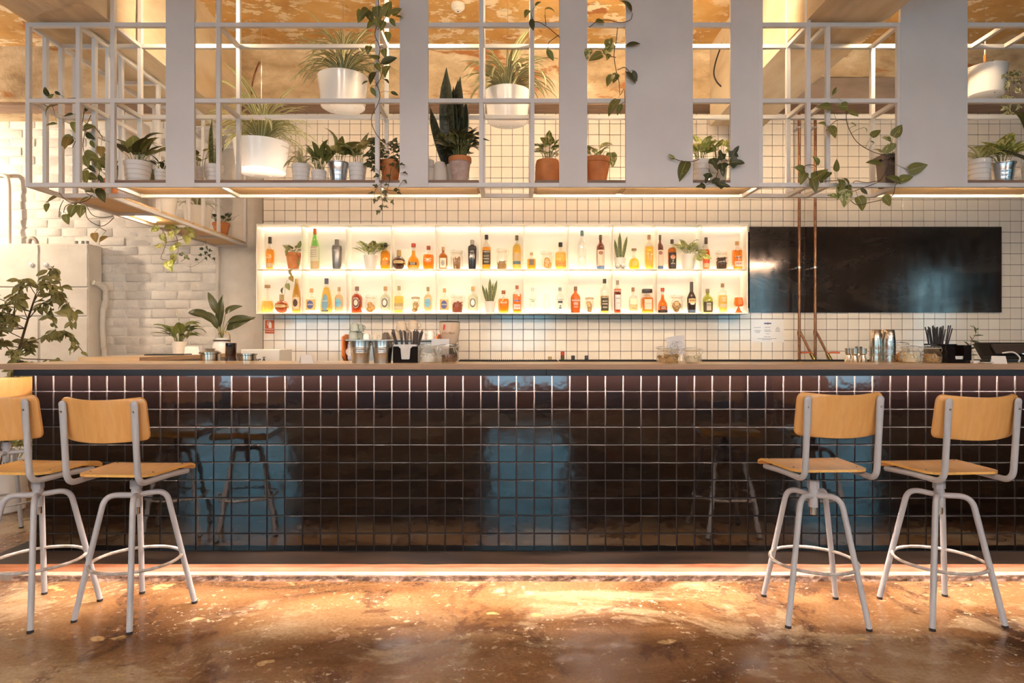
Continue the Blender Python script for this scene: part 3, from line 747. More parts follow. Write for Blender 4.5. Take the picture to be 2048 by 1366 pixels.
# ================================================================== plants
def m_leaf(name, kind, a, b, rough=.35):
    m = mat(name, a, rough); t = NT(m)
    uv = t.n('ShaderNodeSeparateXYZ'); t.l(t.n('ShaderNodeUVMap', uv_map='uv').outputs[0], uv.inputs[0])
    u = t.math('ABSOLUTE', t.math('SUBTRACT', uv.outputs[0], .5))
    rnd = t.rnd()
    if kind == 'stripe':
        c = t.ramp(u, [(.13, b), (.22, a), (.40, a), (.46, b)])
    elif kind == 'snake':
        mp = t.n('ShaderNodeMapping'); mp.inputs['Scale'].default_value = (3, 14, 1); t.l(t.n('ShaderNodeUVMap', uv_map='uv').outputs[0], mp.inputs[0])
        n = t.noise(mp.outputs[0], 1.6, 3, .6, 1); c = t.ramp(n, [(.42, tuple(x*.35 for x in a)), (.58, a)])
        c = t.mix(t.ramp(u, [(.38, 0.0), (.43, 1.0)]), c, b)
    elif kind == 'plain':
        c = t.mix(t.ramp(u, [(.01, 1.0), (.05, 0.0)]), t.mix(rnd, a, tuple(x*.7 for x in a)), b)
    else:
        mp = t.n('ShaderNodeVectorMath', operation='ADD'); t.l(t.n('ShaderNodeUVMap', uv_map='uv').outputs[0], mp.inputs[0])
        cb = t.n('ShaderNodeCombineXYZ'); t.l(t.math('MULTIPLY', rnd, 37.), cb.inputs[0]); t.l(cb.outputs[0], mp.inputs[1])
        n = t.noise(mp.outputs[0], 3.2, 5, .65, .8)
        k = .5 if kind == 'varieg' else .62
        c = t.mix(t.ramp(n, [(k, 0.0), (k+.06, 1.0)]), t.mix(rnd, a, tuple(x*.62 for x in a)), b)
        c = t.mix(t.ramp(u, [(.008, .8), (.03, 0.0)]), c, b)
    t.col(c)
    # leaves let some light through
    tr = t.n('ShaderNodeBsdfTranslucent'); t.l(c, tr.inputs[0]); mx = t.n('ShaderNodeMixShader'); mx.inputs[0].default_value = .28
    t.l(t.b.outputs[0], mx.inputs[1]); t.l(tr.outputs[0], mx.inputs[2])
    t.l(mx.outputs[0], t.t.nodes['Material Output'].inputs[0])
    return m
L_poth = m_leaf('leaf_poth', 'spot', (.25, .255, .075), (.60, .54, .22))
L_var = m_leaf('leaf_variegated', 'varieg', (0.234, 0.273, 0.078), (.66, .62, .33))
L_dark = m_leaf('leaf_dark', 'plain', (.078, .085, .032), (.15, .15, .06))
L_green = m_leaf('leaf_green', 'plain', (.19, .225, .065), (.32, .34, .13))
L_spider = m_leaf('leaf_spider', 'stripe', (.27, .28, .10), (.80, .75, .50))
L_spider_litpaint = m_leaf('leaf_spider_litpaint', 'stripe', (.38, .40, .13), (.84, .80, .54))  # paler copy of the spider leaf, strong light painted into its colours
L_snake = m_leaf('leaf_snake', 'snake', (0.195, 0.221, 0.098), (.46, .42, .14))
L_snakedark = m_leaf('leaf_snake_dark', 'snake', (0.046, 0.058, 0.036), (.05, .06, .035))
L_ficus = m_leaf('leaf_ficus', 'spot', (.27, .25, .09), (.48, .43, .22))
L_dry = m_leaf('leaf_dry', 'plain', (.36, .24, .07), (.5, .36, .14))
L_ivy = m_leaf('leaf_ivy', 'plain', (.085, .10, .048), (.24, .25, .12))
L_ivyvar = m_leaf('leaf_ivy_variegated', 'varieg', (.17, .19, .07), (.72, .66, .44))
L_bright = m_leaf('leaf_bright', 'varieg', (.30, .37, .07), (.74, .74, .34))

def leaf_mesh(name, m, wfun, arc=.15, fold=.12, n=8, k=4, twist=0, wave=0):
    """unit leaf along +Y, blade normal +Z; arc bends it down"""
    vs = []; fs = []; uvs = []
    y = z = 0.0; a = arc*.35 if arc > .4 else 0
    ang0 = R(60)*arc if arc > .4 else 0.1
    for j in range(n+1):
        v = j/n; ang = ang0-arc*2.2*v if arc > .4 else .10-arc*1.4*v
        if j: y += math.cos(ang)/n; z += math.sin(ang)/n
        w = wfun(v); tw = twist*v
        for i in range(k+1):
            u = i/k*2-1; x = u*w/2; dz = fold*abs(u)*w/2+wave*math.sin(v*9)*abs(u)*w
            vs.append((x*math.cos(tw)-dz*math.sin(tw), y, z+dz*math.cos(tw)+x*math.sin(tw))); uvs.append((i/k, v))
    W = k+1
    for j in range(n):
        for i in range(k): b = j*W+i; fs.append((b, b+1, b+1+W, b+W))
    me = bpy.data.meshes.new(name); me.from_pydata(vs, [], fs); me.materials.append(m)
    ul = me.uv_layers.new(name='uv')
    for p in me.polygons:
        p.use_smooth = True
        for li in p.loop_indices: ul.data[li].uv = uvs[me.loops[li].vertex_index]
    return me
heart = lambda v: .74*(math.sin(math.pi*min(1, (v+.10)/1.10)**.72)**.8 if v < 1 else .0)*(1-.25*v) if v < .99 else .01
ovate = lambda v: .46*math.sin(math.pi*v**.85)**.85 if 0 < v < .99 else .02
lance = lambda v: .30*math.sin(math.pi*v**.8)**.8 if 0 < v < .99 else .015
strap = lambda v: .056*(1-.15*v)*(1 if v < .7 else math.sqrt(max(.01, 1-((v-.7)/.3)**2)))
sword = lambda v: .16*(.55+.45*math.sin(math.pi*min(1, v*.9+.1)))*(1 if v < .75 else max(.03, 1-((v-.75)/.25)**1.5))
narrow = lambda v: .20*math.sin(math.pi*v**.9)**.9 if 0 < v < .99 else .012
def ivyw(v):
    return (.35+.55*v/.3 if v < .3 else .90-.55*(v-.3)/.2 if v < .5 else .35+.10*math.sin((v-.5)/.5*math.pi)-.33*(v-.5)/.5) if v < .98 else .02
LM = {}
def leafset(key, m, fun, arcs, **kw):
    LM[key] = [leaf_mesh('leaf', m, fun, a, **kw) for a in arcs]
for k, m in (('poth', L_poth), ('var', L_var), ('bright', L_bright), ('dryh', L_dry), ('darkh', L_dark)): leafset(k, m, heart, (.15, .35, .6), fold=.22)
for k, m in (('green', L_green), ('dark', L_dark), ('ficus', L_ficus)): leafset(k, m, ovate, (.15, .35, .55), fold=.25)
leafset('lance', L_green, lance, (.3, .6, .9), fold=.2); leafset('lancedark', L_dark, lance, (.25, .5, .8), fold=.2, wave=.04)
leafset('spider', L_spider, strap, (.85, 1.1, 1.3, 1.5, .6), fold=.5, n=12, k=2)
leafset('spider_litpaint', L_spider_litpaint, strap, (.85, 1.1, 1.3, 1.5, .6), fold=.5, n=12, k=2)
leafset('snake', L_snake, sword, (.04, .12), fold=.35, n=10, twist=.5); leafset('snakedark', L_snakedark, sword, (.03, .1), fold=.4, n=10, twist=.5)
leafset('ivy', L_ivy, ivyw, (.2, .45), fold=.12, n=10); leafset('ivyvar', L_ivyvar, ivyw, (.2, .45), fold=.12, n=10)
leafset('zz', L_dark, narrow, (.1, .3), fold=.2)
def frame_m(base, d, up, s, roll=0):
    d = Vector(d).normalized(); up = Vector(up)
    x = d.cross(up)
    if x.length < 1e-4: x = d.orthogonal()
    x.normalize(); z = x.cross(d)
    m = Matrix((x, d, z)).transposed().to_4x4()
    m = m @ Matrix.Rotation(roll, 4, 'Y')
    return Matrix.Translation(base) @ m @ Matrix.Scale(s, 4)
RNG = random.Random(3)
def put_leaf(par, key, base, d, up, s, roll=None, v=None):
    ms = LM[key]; me = ms[RNG.randrange(len(ms)) if v is None else v]
    return link('leaf', me, par, mw=frame_m(base, d, up, s, RNG.uniform(-.35, .35) if roll is None else roll))

# pots --------------------------------------------------------------------------
def pot(par, kind, r, h):
    """r: rim radius; returns soil height"""
    b = MB(); m = M_potwhite; w = .004
    if kind == 'ribbed':       # glazed with stepped rings
        pr = [(r*.72, 0)]; n = 5
        for k in range(n):
            z0_, z1_ = h*(.03+.97*k/n), h*(.03+.97*(k+1)/n); rr = r*(.74+.26*(k+.5)/n)
            pr += [(rr*.985, z0_+.001), (rr, z0_+.003), (rr*1.012, z1_-.003), (rr*.99, z1_-.0005)]
        b.lathe(pr+[(r-w, h), (r-w-.002, h*.86)], 28)
    elif kind == 'metal':
        m = M_silver; pr = [(r*.66, 0), (r*.68, h*.05)]
        for k in range(3):
            z_ = h*(.30+.17*k); rr = r*(.68+.32*z_/h); pr += [(rr, z_-.006), (rr*1.03, z_), (rr, z_+.006)]
        b.lathe(pr+[(r*.97, h*.95), (r*1.03, h*.97), (r*1.03, h), (r-w, h), (r-w-.002, h*.86)], 28)
    elif kind in ('terra', 'pale'):
        m = M_terra if kind == 'terra' else M_terrapale
        b.lathe([(r*.66, 0), (r*.93, h*.80), (r, h*.81), (r, h), (r*.9, h), (r*.88, h*.86)], 28)
    elif kind == 'round':
        m = M_terra; b.lathe([(r*.80, 0), (r*.97, h*.12), (r, h*.5), (r*.97, h*.85), (r*.88, h), (r*.82, h), (r*.8, h*.88)], 30)
    elif kind == 'dots' or kind == 'matte':
        m = M_potmatte; b.lathe([(r*.72, 0), (r*.98, h*.97), (r, h), (r*.92, h), (r*.9, h*.86)], 28)
    elif kind == 'weave':
        m = M_potmatte; pr = [(r*.74, 0)]
        for k in range(9): pr += [(r*(.76+.22*k/9), h*(.05+.1*k)), (r*(.78+.22*k/9), h*(.1+.1*k))]
        b.lathe(pr+[(r, h), (r*.92, h), (r*.9, h*.86)], 26)
    elif kind == 'square':
        m = M_darkpot; b.lathe([(r*.8, 0), (r, h*.80), (r*1.12, h*.82), (r*1.18, h), (r*1.0, h), (r*.95, h*.86)], 4)
    elif kind == 'planter':
        b.lathe([(r*.80, 0), (r*.86, h*.03), (r*.98, h*.92), (r, h), (r*.95, h), (r*.94, h*.86)], 36)
    elif kind == 'jug':
        b.lathe([(r*.95, 0), (r, h*.05), (r*.98, h*.5), (r*.72, h*.86), (r*.66, h*.9), (r*.68, h), (r*.6, h), (r*.58, h*.9)], 28)
    o = b.build('pot', m, par, 40)
    if kind == 'terra' or kind == 'pale':
        MB().lathe([(r*1.005, h*.82), (r*1.02, h*.85), (r*1.02, h*.96), (r*1.005, h)], 28, cap=False).build('rim', M_terra, o, 40)
    MB().lathe([(r*.885, h*.80), (r*.885, h*.87), (r*.3, h*.89)], 20).build('soil', M_soil, par)
    return h*.88
def stemtube(par, pts, r=.0018, m=None, name='stem'): return MB().tube(pts, r, 5).build(name, m or M_gstem, par, 60)
def bush(par, h0, n, H, spread, ls, key, r0=.03, lean=(0, 0), up=.5, droop=0., alen=(.6, 1.0)):
    """leaves on petioles springing from the soil"""
    sb = MB()
    n = int(n*1.5)
    for k in range(n):
        a = 2*math.pi*(k+RNG.random()*.7)/n*2.4; f = RNG.uniform(*alen); out = spread*RNG.uniform(.35, 1)
        rb_ = r0*RNG.random(); b0 = Vector((rb_*math.cos(a), rb_*math.sin(a), h0))
        tip = Vector((out*math.cos(a)+lean[0], out*math.sin(a)*.75+lean[1], h0+H*f*(1-.35*out/max(spread, 1e-3))))
        mid = (b0+tip)/2+Vector((0, 0, H*.14))
        sb.tube([b0, mid, tip], .0016, 5)
        d = Vector((math.cos(a), math.sin(a)*.8, up-droop*RNG.random()+RNG.uniform(-.4, .4)))
        d = (d+Vector((RNG.uniform(-.4, .4), RNG.uniform(-.4, .4), 0))).normalized()
        put_leaf(par, key, tip, d, (0, -.35, 1), ls*RNG.uniform(.8, 1.35))
    sb.build('stem', M_gstem, par, 60)
def spider(par, h0, n, L, r, key='spider', spread=1.0):
    for k in range(n):
        a = 2*math.pi*RNG.random(); el = RNG.uniform(.15, 1.3)
        d = Vector((math.cos(a)*math.cos(el)*spread, math.sin(a)*math.cos(el)*.8, math.sin(el)))
        b0 = (r*.35*RNG.random()*math.cos(a), r*.35*RNG.random()*math.sin(a), h0-.004)
        dd = Vector((d.x, d.y, max(.15, d.z*.8)))
        v = RNG.choice((0, 1, 1, 2, 2, 3) if el < 1.0 else (4, 0, 1, 2))
        put_leaf(par, key, b0, dd, (0, 0, 1), L*RNG.uniform(.6, 1.1)*(1.15 if el > .9 else 1), 0, v)
def snake(par, h0, spec, key='snake'):
    for x, y, L, lx, ly in spec: put_leaf(par, key, (x, y, h0-.005), (lx, ly, 1), (RNG.uniform(-.3, .3), -1, .1), L, 0)
ZP = ZBOT+RW+.0165
def potted(name, label, px, Y, base_z, kind, wpx, top_py, cat='potted plant', group=None):
    k = Y/F; r = wpx*k/2; h = PZ(top_py, Y)-base_z
    o = thing(name, label, cat, (PX(px, Y), Y, base_z), 0, group); s0 = pot(o, kind, r, h)
    o['r'] = r; del o['r']
    return o, r, s0
YP_ = 3.835
def shelfpot(name, label, px, kind, w, top, Y=YP_): return potted(name, label, px, Y, ZP, kind, w, top, group='potted plants on the hanging frame')

# front shelf, left to right
o, r, h = shelfpot('potted_arrowhead', 'bronze leaved plant in ribbed white pot left of the first white board', 276, 'ribbed', 52, 325)
bush(o, h, 8, .14, .10, .11, 'poth', alen=(.5, 1), up=.8); bush(o, h, 4, .15, .06, .12, 'darkh', up=.9)
o, r, h = shelfpot('potted_pothos', 'small trailing plant half hidden by the first white board', 322, 'ribbed', 26, 340, 3.90); bush(o, h, 7, .07, .05, .06, 'dark')
o, r, h = shelfpot('potted_pothos', 'thin plant in white pot at the right edge of the first white board', 398, 'ribbed', 24, 335, 3.88); bush(o, h, 7, .16, .06, .065, 'poth')
o, r, h = shelfpot('snake_plant', 'snake plant in ribbed white pot beside the first white board', 428, 'ribbed', 38, 331, 3.84)
snake(o, h, [(-.01, 0, .31, .02, .05), (.015, .01, .28, .12, -.05), (.0, .02, .17, -.2, .1), (.02, 0, .15, .3, 0)])
o, r, h = shelfpot('spider_plant', 'small spider plant in ribbed white pot, first of four pots in a row', 602, 'ribbed', 37, 330); spider(o, h, 34, .19, r)
o, r, h = shelfpot('peace_lily', 'peace lily in low ribbed white pot beside the galvanised pot', 638, 'ribbed', 31, 342); bush(o, h, 12, .12, .05, .11, 'lance', up=1.2)
for dx in (-.02, .012): 
    stemtube(o, [(dx, 0, h), (dx*1.6, 0, h+.17)]); put_leaf(o, 'spider_litpaint', (dx*1.6, 0, h+.165), (.1, 0, 1), (0, -1, 0), .08, v=4)
o, r, h = shelfpot('potted_pothos', 'broad leaved plant in galvanised ringed pot', 677, 'metal', 40, 326); bush(o, h, 8, .14, .07, .10, 'poth', up=.7)
o, r, h = shelfpot('potted_pothos', 'broad leaved plant in ribbed white pot next to the ivy', 715, 'ribbed', 37, 328); bush(o, h, 8, .15, .07, .10, 'var', up=.7)
def vine(par, Y, paths, leaves, r=.0022, m=None, org=None, jit=.02):
    """paths: pixel polylines at depth Y; leaves: (px,py,length px,screen angle deg,key)"""
    og = Vector(par.location) if org is None else org; pts = []
    for pth in paths:
        w3 = [P(q[0], q[1], Y+(q[2] if len(q) > 2 else 0))-og for q in pth]
        sp = smoothpath(w3, 5); pts += sp; MB().tube(sp, r, 5).build('stem', m or M_stem, par, 60)
    k = Y/F
    for px, py, L, ang, key in leaves:
        b0 = P(px, py, Y)-og+Vector((0, RNG.uniform(-jit, jit), 0)); a = R(ang)
        if pts:
            q = min(pts, key=lambda p: (p-b0).length)
            if (q-b0).length > .004: MB().tube([q, (q+b0)/2+Vector((0, 0, .006)), b0], .0013, 4).build('petiole', M_gstem, par, 60)
        d = Vector((math.cos(a), RNG.uniform(-.35, .1), -math.sin(a)))
        put_leaf(par, key, b0, d, (RNG.uniform(-.3, .3), -1, RNG.uniform(.1, .6)), L*k*1.05, RNG.uniform(-.5, .5))
o, r, h = shelfpot('ivy_plant', 'dark ivy in terracotta pot with tendrils hanging below the shelf', 781, 'terra', 42, 323, 3.81)
for k in range(120):
    a = RNG.uniform(0, 6.28); q = math.sqrt(RNG.random()); z = RNG.uniform(-.04, .14)
    put_leaf(o, 'ivy', (.105*q*math.cos(a)-.02, .06*q*math.sin(a)-.02, h+z), (math.cos(a), -.5, RNG.uniform(-.8, .3)), (0, -1, .5), RNG.uniform(.034, .055))
vine(o, 3.66, [[(770, 330, .1), (764, 355), (762, 385), (765, 410), (758, 428)], [(782, 335, .1), (778, 365), (772, 388), (768, 405)], [(768, 360), (752, 378), (748, 392)], [(775, 380), (790, 382), (796, 385)]],
     [(756, 375, 11, 200, 'ivy'), (766, 380, 13, 60, 'ivy'), (770, 370, 10, 10, 'ivy'), (760, 392, 13, 120, 'ivy'), (768, 398, 11, 40, 'ivy'), (748, 386, 12, 170, 'ivy'), (750, 398, 10, 100, 'ivy'), (762, 410, 11, 80, 'ivy'), (768, 412, 10, 20, 'ivy'), (757, 420, 11, 110, 'ivy'), (782, 400, 10, 60, 'ivy'), (788, 380, 12, 0, 'ivy'), (795, 384, 9, 30, 'ivy'), (758, 350, 12, 150, 'ivy'), (775, 350, 13, 60, 'ivy'), (745, 335, 12, 190, 'ivy'), (800, 330, 12, 10, 'ivy'), (806, 345, 11, 20, 'ivy'), (806, 360, 11, 40, 'ivy')], .0016)
tag(MB().lathe([(.022, 0), (.024, .01), (.024, .10), (.018, .105)], 16).lathe([(.0245, .105), (.0245, .145), (.018, .15)], 16).build('lidded_jar', M_potmatte, None, 40, (PX(860, 3.80), 3.80, ZP)), 'narrow pale jar with collar beside the second white board', 'jar')
tag(MB().lathe([(.030, 0), (.048, .01), (.050, .06), (.045, .115), (.030, .15), (.026, .152), (.022, .14)], 24).build('vase', M_potmatte, None, 40, (PX(880, 3.86), 3.86, ZP)), 'smooth cream vase behind the limed terracotta pot', 'vase')
o, r, h = shelfpot('potted_begonia', 'dense dark leafy plant in limed terracotta pot', 920, 'pale', 45, 316, 3.80)
bush(o, h, 30, .21, .11, .075, 'darkh', alen=(.35, 1), droop=.6); bush(o, h, 8, .20, .12, .07, 'poth')
o, r, h = shelfpot('snake_plant', 'tall dark snake plant rising behind the limed terracotta pot', 905, 'matte', 24, 330, 3.93)
snake(o, h, [(-.02, 0, .62, -.02, 0), (.01, .01, .56, .04, 0), (.03, 0, .57, .05, .02), (.045, 0, .42, .09, 0), (-.03, .0, .40, -.28, 0), (.02, -.01, .5, 0, 0)], 'snakedark')
o, r, h = shelfpot('potted_pothos', 'variegated plant in smooth round terracotta pot left of the third white board', 1095, 'round', 50, 322)
bush(o, h, 13, .16, .06, .075, 'var', alen=(.4, 1))
o, r, h = shelfpot('potted_pothos', 'variegated plant in tapered terracotta pot right of the third white board', 1192, 'terra', 58, 318)
bush(o, h, 6, .10, .05, .07, 'var'); stemtube(o, [(.02, 0, h), (.05, -.02, h+.06), (.085, -.03, h+.05)]); put_leaf(o, 'var', (.085, -.03, h+.05), (.1, -.2, -1), (.2, -1, .2), .10, .2, 0)
o, r, h = shelfpot('potted_arrowhead', 'bright green plant in ribbed white pot between the wide boards', 1401, 'ribbed', 37, 321)
bush(o, h, 13, .17, .07, .085, 'bright', alen=(.4, 1))
vine(o, 3.66, [[(1398, 318, .12), (1385, 323), (1362, 322), (1345, 316)]], [(1374, 322, 42, 115, 'poth'), (1348, 318, 14, 230, 'var')])
o, r, h = shelfpot('ivy_plant', 'ivy in woven cream pot trailing over the rail between the wide boards', 1436, 'weave', 38, 322, 3.82)
bush(o, h, 8, .16, .06, .07, 'bright')
vine(o, 3.66, [[(1430, 322, .12), (1436, 340), (1432, 360), (1440, 372)], [(1440, 322, .12), (1458, 322), (1472, 326)]],
     [(1424, 316, 28, 70, 'ivy'), (1445, 325, 30, 90, 'ivy'), (1463, 315, 26, 300, 'ivy'), (1458, 325, 30, 5, 'ivy'), (1430, 355, 22, 60, 'ivy'), (1438, 368, 22, 20, 'ivy'), (1412, 370, 20, 170, 'ivy'), (1448, 318, 22, 250, 'ivy'), (1420, 345, 22, 110, 'ivy')])
o, r, h = shelfpot('spider_plant', 'spider plant painted as lit in ribbed white pot right of the widest board', 1957, 'ribbed', 45, 321, 3.82); spider(o, h, 34, .20, r, 'spider_litpaint')
o, r, h = shelfpot('potted_pothos', 'variegated plant in galvanised pot beside the spider plant painted as lit', 2004, 'metal', 46, 328, 3.84); bush(o, h, 14, .15, .09, .10, 'bright')
o, r, h = shelfpot('snake_plant', 'bent dark leaved plant at the right edge of the photo', 2068, 'ribbed', 44, 325, 3.84)
put_leaf(o, 'lancedark', (0, 0, h), (-.25, 0, 1), (0, -1, 0), .42, 0, 2); put_leaf(o, 'lancedark', (0, .0, h), (-.8, -.1, .35), (0, -.3, 1), .30, 0, 0); put_leaf(o, 'lancedark', (0, 0, h), (.3, 0, 1), (0, -1, 0), .4)
# planter with the long pothos vine on the right bay
o, r, h = potted('pothos_vine', 'pothos in square grey planter with long vines over the open right bay', 1776, 3.80, ZBOT+RW, 'square', 44, 312, group='potted plants on the hanging frame')
o.rotation_euler = (0, 0, 0)
bush(o, h, 3, .10, .05, .06, 'poth')
vine(o, 3.67, [[(1790, 310, .1), (1765, 309), (1742, 302), (1715, 285), (1700, 262), (1693, 240), (1693, 210)], [(1693, 240), (1676, 240), (1664, 248), (1652, 262)],
               [(1783, 312, .1), (1775, 335), (1763, 358), (1750, 367), (1728, 375), (1700, 384), (1680, 382)], [(1763, 360), (1735, 365), (1712, 362), (1706, 366)],
               [(1790, 372), (1786, 390), (1770, 398), (1740, 405), (1715, 410), (1700, 400)], [(1690, 360), (1660, 362), (1640, 362), (1622, 360), (1610, 345), (1608, 335), (1615, 330), (1630, 332), (1634, 350)]],
     [(1693, 215, 26, 175, 'poth'), (1664, 216, 30, 190, 'poth'), (1664, 190, 18, 300, 'green'), (1700, 222, 22, 20, 'poth'), (1655, 250, 18, 200, 'poth'), (1660, 252, 28, 75, 'poth'), (1712, 252, 14, 200, 'green'), (1728, 255, 12, 60, 'green'),
      (1742, 274, 22, 320, 'poth'), (1745, 288, 10, 200, 'green'), (1785, 275, 28, 300, 'poth'), (1782, 280, 20, 190, 'var'), (1790, 285, 18, 110, 'poth'), (1772, 306, 20, 290, 'poth'), (1762, 328, 30, 185, 'poth'),
      (1817, 341, 34, 345, 'poth'), (1800, 360, 26, 345, 'poth'), (1798, 365, 30, 200, 'poth'), (1766, 392, 26, 50, 'poth'), (1718, 392, 32, 70, 'poth'), (1690, 380, 36, 95, 'var'), (1672, 395, 20, 190, 'bright'), (1680, 370, 30, 100, 'var'),
      (1622, 362, 40, 325, 'poth'), (1622, 362, 26, 80, 'poth'), (1658, 345, 22, 130, 'poth'), (1672, 340, 26, 290, 'poth'), (1675, 360, 26, 90, 'poth'), (1684, 358, 24, 60, 'poth'), (1610, 345, 26, 110, 'poth'), (1610, 340, 24, 190, 'poth'), (1634, 332, 22, 230, 'green'), (1705, 378, 20, 190, 'poth'), (1722, 376, 18, 40, 'dark'), (1638, 345, 28, 60, 'poth')])
# vines with their pots out of sight above
def freevine(label, Y, paths, leaves, *kw):
    p0 = P(paths[0][0][0], paths[0][0][1], Y); o = thing('trailing_vine', label, 'vine', p0, 0, 'trailing vines on the frame'); vine(o, Y, paths, leaves, *kw)
freevine('long pothos vine twisting down the post left of the second white board', 3.655,
         [[(752, -30), (758, 10), (755, 45), (750, 70), (760, 95), (757, 120), (765, 135), (762, 155), (752, 172)], [(752, 165), (760, 190), (755, 210), (743, 235), (748, 260), (762, 280), (775, 290)], [(775, 20), (768, 40), (755, 60)]],
         [(722, 18, 26, 100, 'poth'), (738, 20, 26, 130, 'poth'), (735, 25, 24, 60, 'poth'), (752, 10, 30, 80, 'poth'), (758, -8, 24, 20, 'poth'), (770, 30, 34, 290, 'poth'), (748, 40, 22, 130, 'poth'), (752, 38, 20, 70, 'poth'), (768, 42, 20, 110, 'poth'), (785, 32, 22, 330, 'poth'), (782, 40, 20, 60, 'green'),
          (775, 66, 20, 80, 'poth'), (738, 90, 20, 100, 'poth'), (768, 97, 20, 80, 'poth'), (760, 125, 34, 340, 'dark'), (758, 118, 24, 200, 'poth'), (752, 128, 18, 60, 'poth'), (778, 132, 26, 110, 'poth'), (752, 145, 30, 110, 'dark'), (768, 160, 16, 40, 'dark'), (780, 182, 16, 20, 'dark'), (740, 172, 20, 60, 'green'), (735, 160, 14, 160, 'green'), (790, 30, 16, 20, 'green')])
freevine('short vine reaching in from the left side of the third white board', 3.675, [[(1120, 75), (1100, 58), (1080, 45), (1068, 42), (1062, 30)], [(1092, 50), (1090, 30)], [(1118, 70), (1098, 85), (1096, 97)]],
         [(1062, 35, 24, 80, 'dark'), (1058, 20, 18, 120, 'poth'), (1070, 15, 16, 320, 'green'), (1090, 20, 22, 10, 'poth'), (1094, 96, 26, 60, 'green')])
freevine('pothos vine hanging at the left edge of the widest middle board', 3.665, [[(1178, 55), (1195, 42), (1215, 40), (1240, 45), (1260, 40), (1265, 28)], [(1235, 55), (1232, 85), (1228, 110), (1232, 140), (1238, 165), (1240, 190), (1248, 178), (1250, 205)], [(1232, 115), (1212, 110), (1205, 100)], [(1235, 140), (1250, 135), (1262, 148)]],
         [(1262, 26, 36, 230, 'dark'), (1192, 40, 18, 20, 'poth'), (1220, 75, 26, 100, 'poth'), (1226, 85, 28, 130, 'var'), (1218, 108, 14, 110, 'poth'), (1204, 110, 28, 160, 'poth'), (1252, 90, 28, 350, 'dark'), (1225, 150, 26, 120, 'poth'), (1234, 145, 22, 110, 'poth'), (1250, 145, 30, 40, 'dark'), (1265, 142, 22, 70, 'dark'), (1236, 200, 38, 120, 'poth'), (1244, 205, 24, 110, 'green'), (1178, 95, 22, 100, 'var')])
freevine('pothos vines climbing inside the left end of the plant frame', 3.80, [[(55, 202), (80, 205), (95, 213), (112, 210), (130, 198), (155, 196)], [(172, 210), (168, 225), (162, 260), (152, 280), (145, 295)], [(182, 230), (172, 255), (166, 290), (170, 310), (172, 330)], [(170, 245), (190, 255), (205, 275)], [(186, 320), (198, 340), (196, 365)], [(168, 350), (168, 375), (175, 388), (190, 395)]],
         [(98, 193, 24, 240, 'dark'), (112, 190, 18, 120, 'green'), (125, 192, 14, 210, 'dark'), (110, 213, 30, 130, 'poth'), (150, 230, 20, 170, 'dark'), (118, 250, 24, 180, 'green'), (152, 245, 22, 90, 'poth'), (145, 275, 30, 150, 'poth'), (140, 272, 30, 100, 'dryh'), (176, 210, 14, 110, 'dark'), (170, 258, 24, 350, 'poth'), (167, 265, 24, 30, 'dark'), (168, 308, 32, 20, 'poth'), (172, 312, 26, 70, 'poth'), (170, 342, 28, 70, 'poth'), (180, 352, 22, 20, 'poth'), (200, 292, 22, 80, 'dryh'), (197, 322, 22, 70, 'poth'), (175, 330, 20, 40, 'dark'), (198, 350, 20, 60, 'dark'), (180, 280, 18, 60, 'green'), (175, 380, 20, 20, 'poth'), (196, 375, 36, 55, 'dark')])
freevine('bare stemmed vine with yellow leaves hanging below the left frame end', 3.78, [[(118, 386), (135, 402), (155, 406), (175, 400), (185, 390)], [(113, 394), (92, 405)], [(127, 400), (120, 415), (118, 434)], [(150, 405), (132, 412), (127, 425)], [(172, 410), (185, 430), (205, 435), (228, 432)], [(170, 415), (176, 438), (200, 452), (215, 447), (228, 435)], [(200, 455), (212, 462)]],
         [(113, 395, 18, 155, 'poth'), (91, 406, 18, 90, 'poth'), (128, 427, 22, 80, 'poth'), (152, 412, 26, 110, 'poth'), (162, 410, 26, 90, 'poth'), (150, 405, 14, 120, 'dryh'), (184, 395, 24, 150, 'green'), (190, 466, 20, 80, 'dryh'), (203, 482, 20, 340, 'dryh')])
# hanging planters ---------------------------------------------------------------------
def planter(label, px, Y, wtop, ytop, ybot, rod_top_py, key, n, L, rodm):
    k = Y/F; zb = PZ(ybot, Y); h = PZ(ytop, Y)-zb; r = wtop*k/2
    o = thing('hanging_planter', label, 'hanging planter', (PX(px, Y), Y, zb), 0, 'hanging planters')
    s0 = pot(o, 'planter', r, h)
    zt_ = PZ(rod_top_py, Y)-zb
    MB().tube([(0, 0, h*.8), (0, 0, zt_*.55+h*.3)], .009, 8).build('rod', rodm, o, 40); MB().tube([(0, 0, zt_*.55+h*.3), (0, 0, zt_)], .005, 8).build('hook', M_white, o, 40)
    MB().tube([(0, 0, zt_), (0, 0, ZC-zb-.001)], .0015, 5).build('wire', M_silver, o)
    for a in range(5): MB().lathe([(.007, -.001), (.007, .0005)], 10, Matrix.Translation((r*.5*math.cos(a*1.26), r*.5*math.sin(a*1.26), 0))).build('drain_plug', M_silver, o)
    if key.startswith('spider'): spider(o, s0, n, L, r, key)
    return o, r, s0
M_woodrod = mat('orange_wood_rod', (.55, .26, .07), .5)
planter('large white hanging planter with pale spider plant, lowest of the planters', 523, 4.2, 108, 288, 346, 205, 'spider_litpaint', 110, .46, M_woodrod)
planter('white hanging planter with spider plant up near the rear beam', 686, 4.2, 100, 157, 216, 96, 'spider', 100, .42, M_white)
planter('white hanging planter with striped spider plant over the open shelf gap', 1015, 4.2, 92, 186, 246, 112, 'spider', 95, .42, M_woodrod)
o, r, h = planter('white hanging planter with variegated ivy at the right', 1970, 4.2, 76, 138, 194, 72, 'none', 0, 0, M_woodrod)
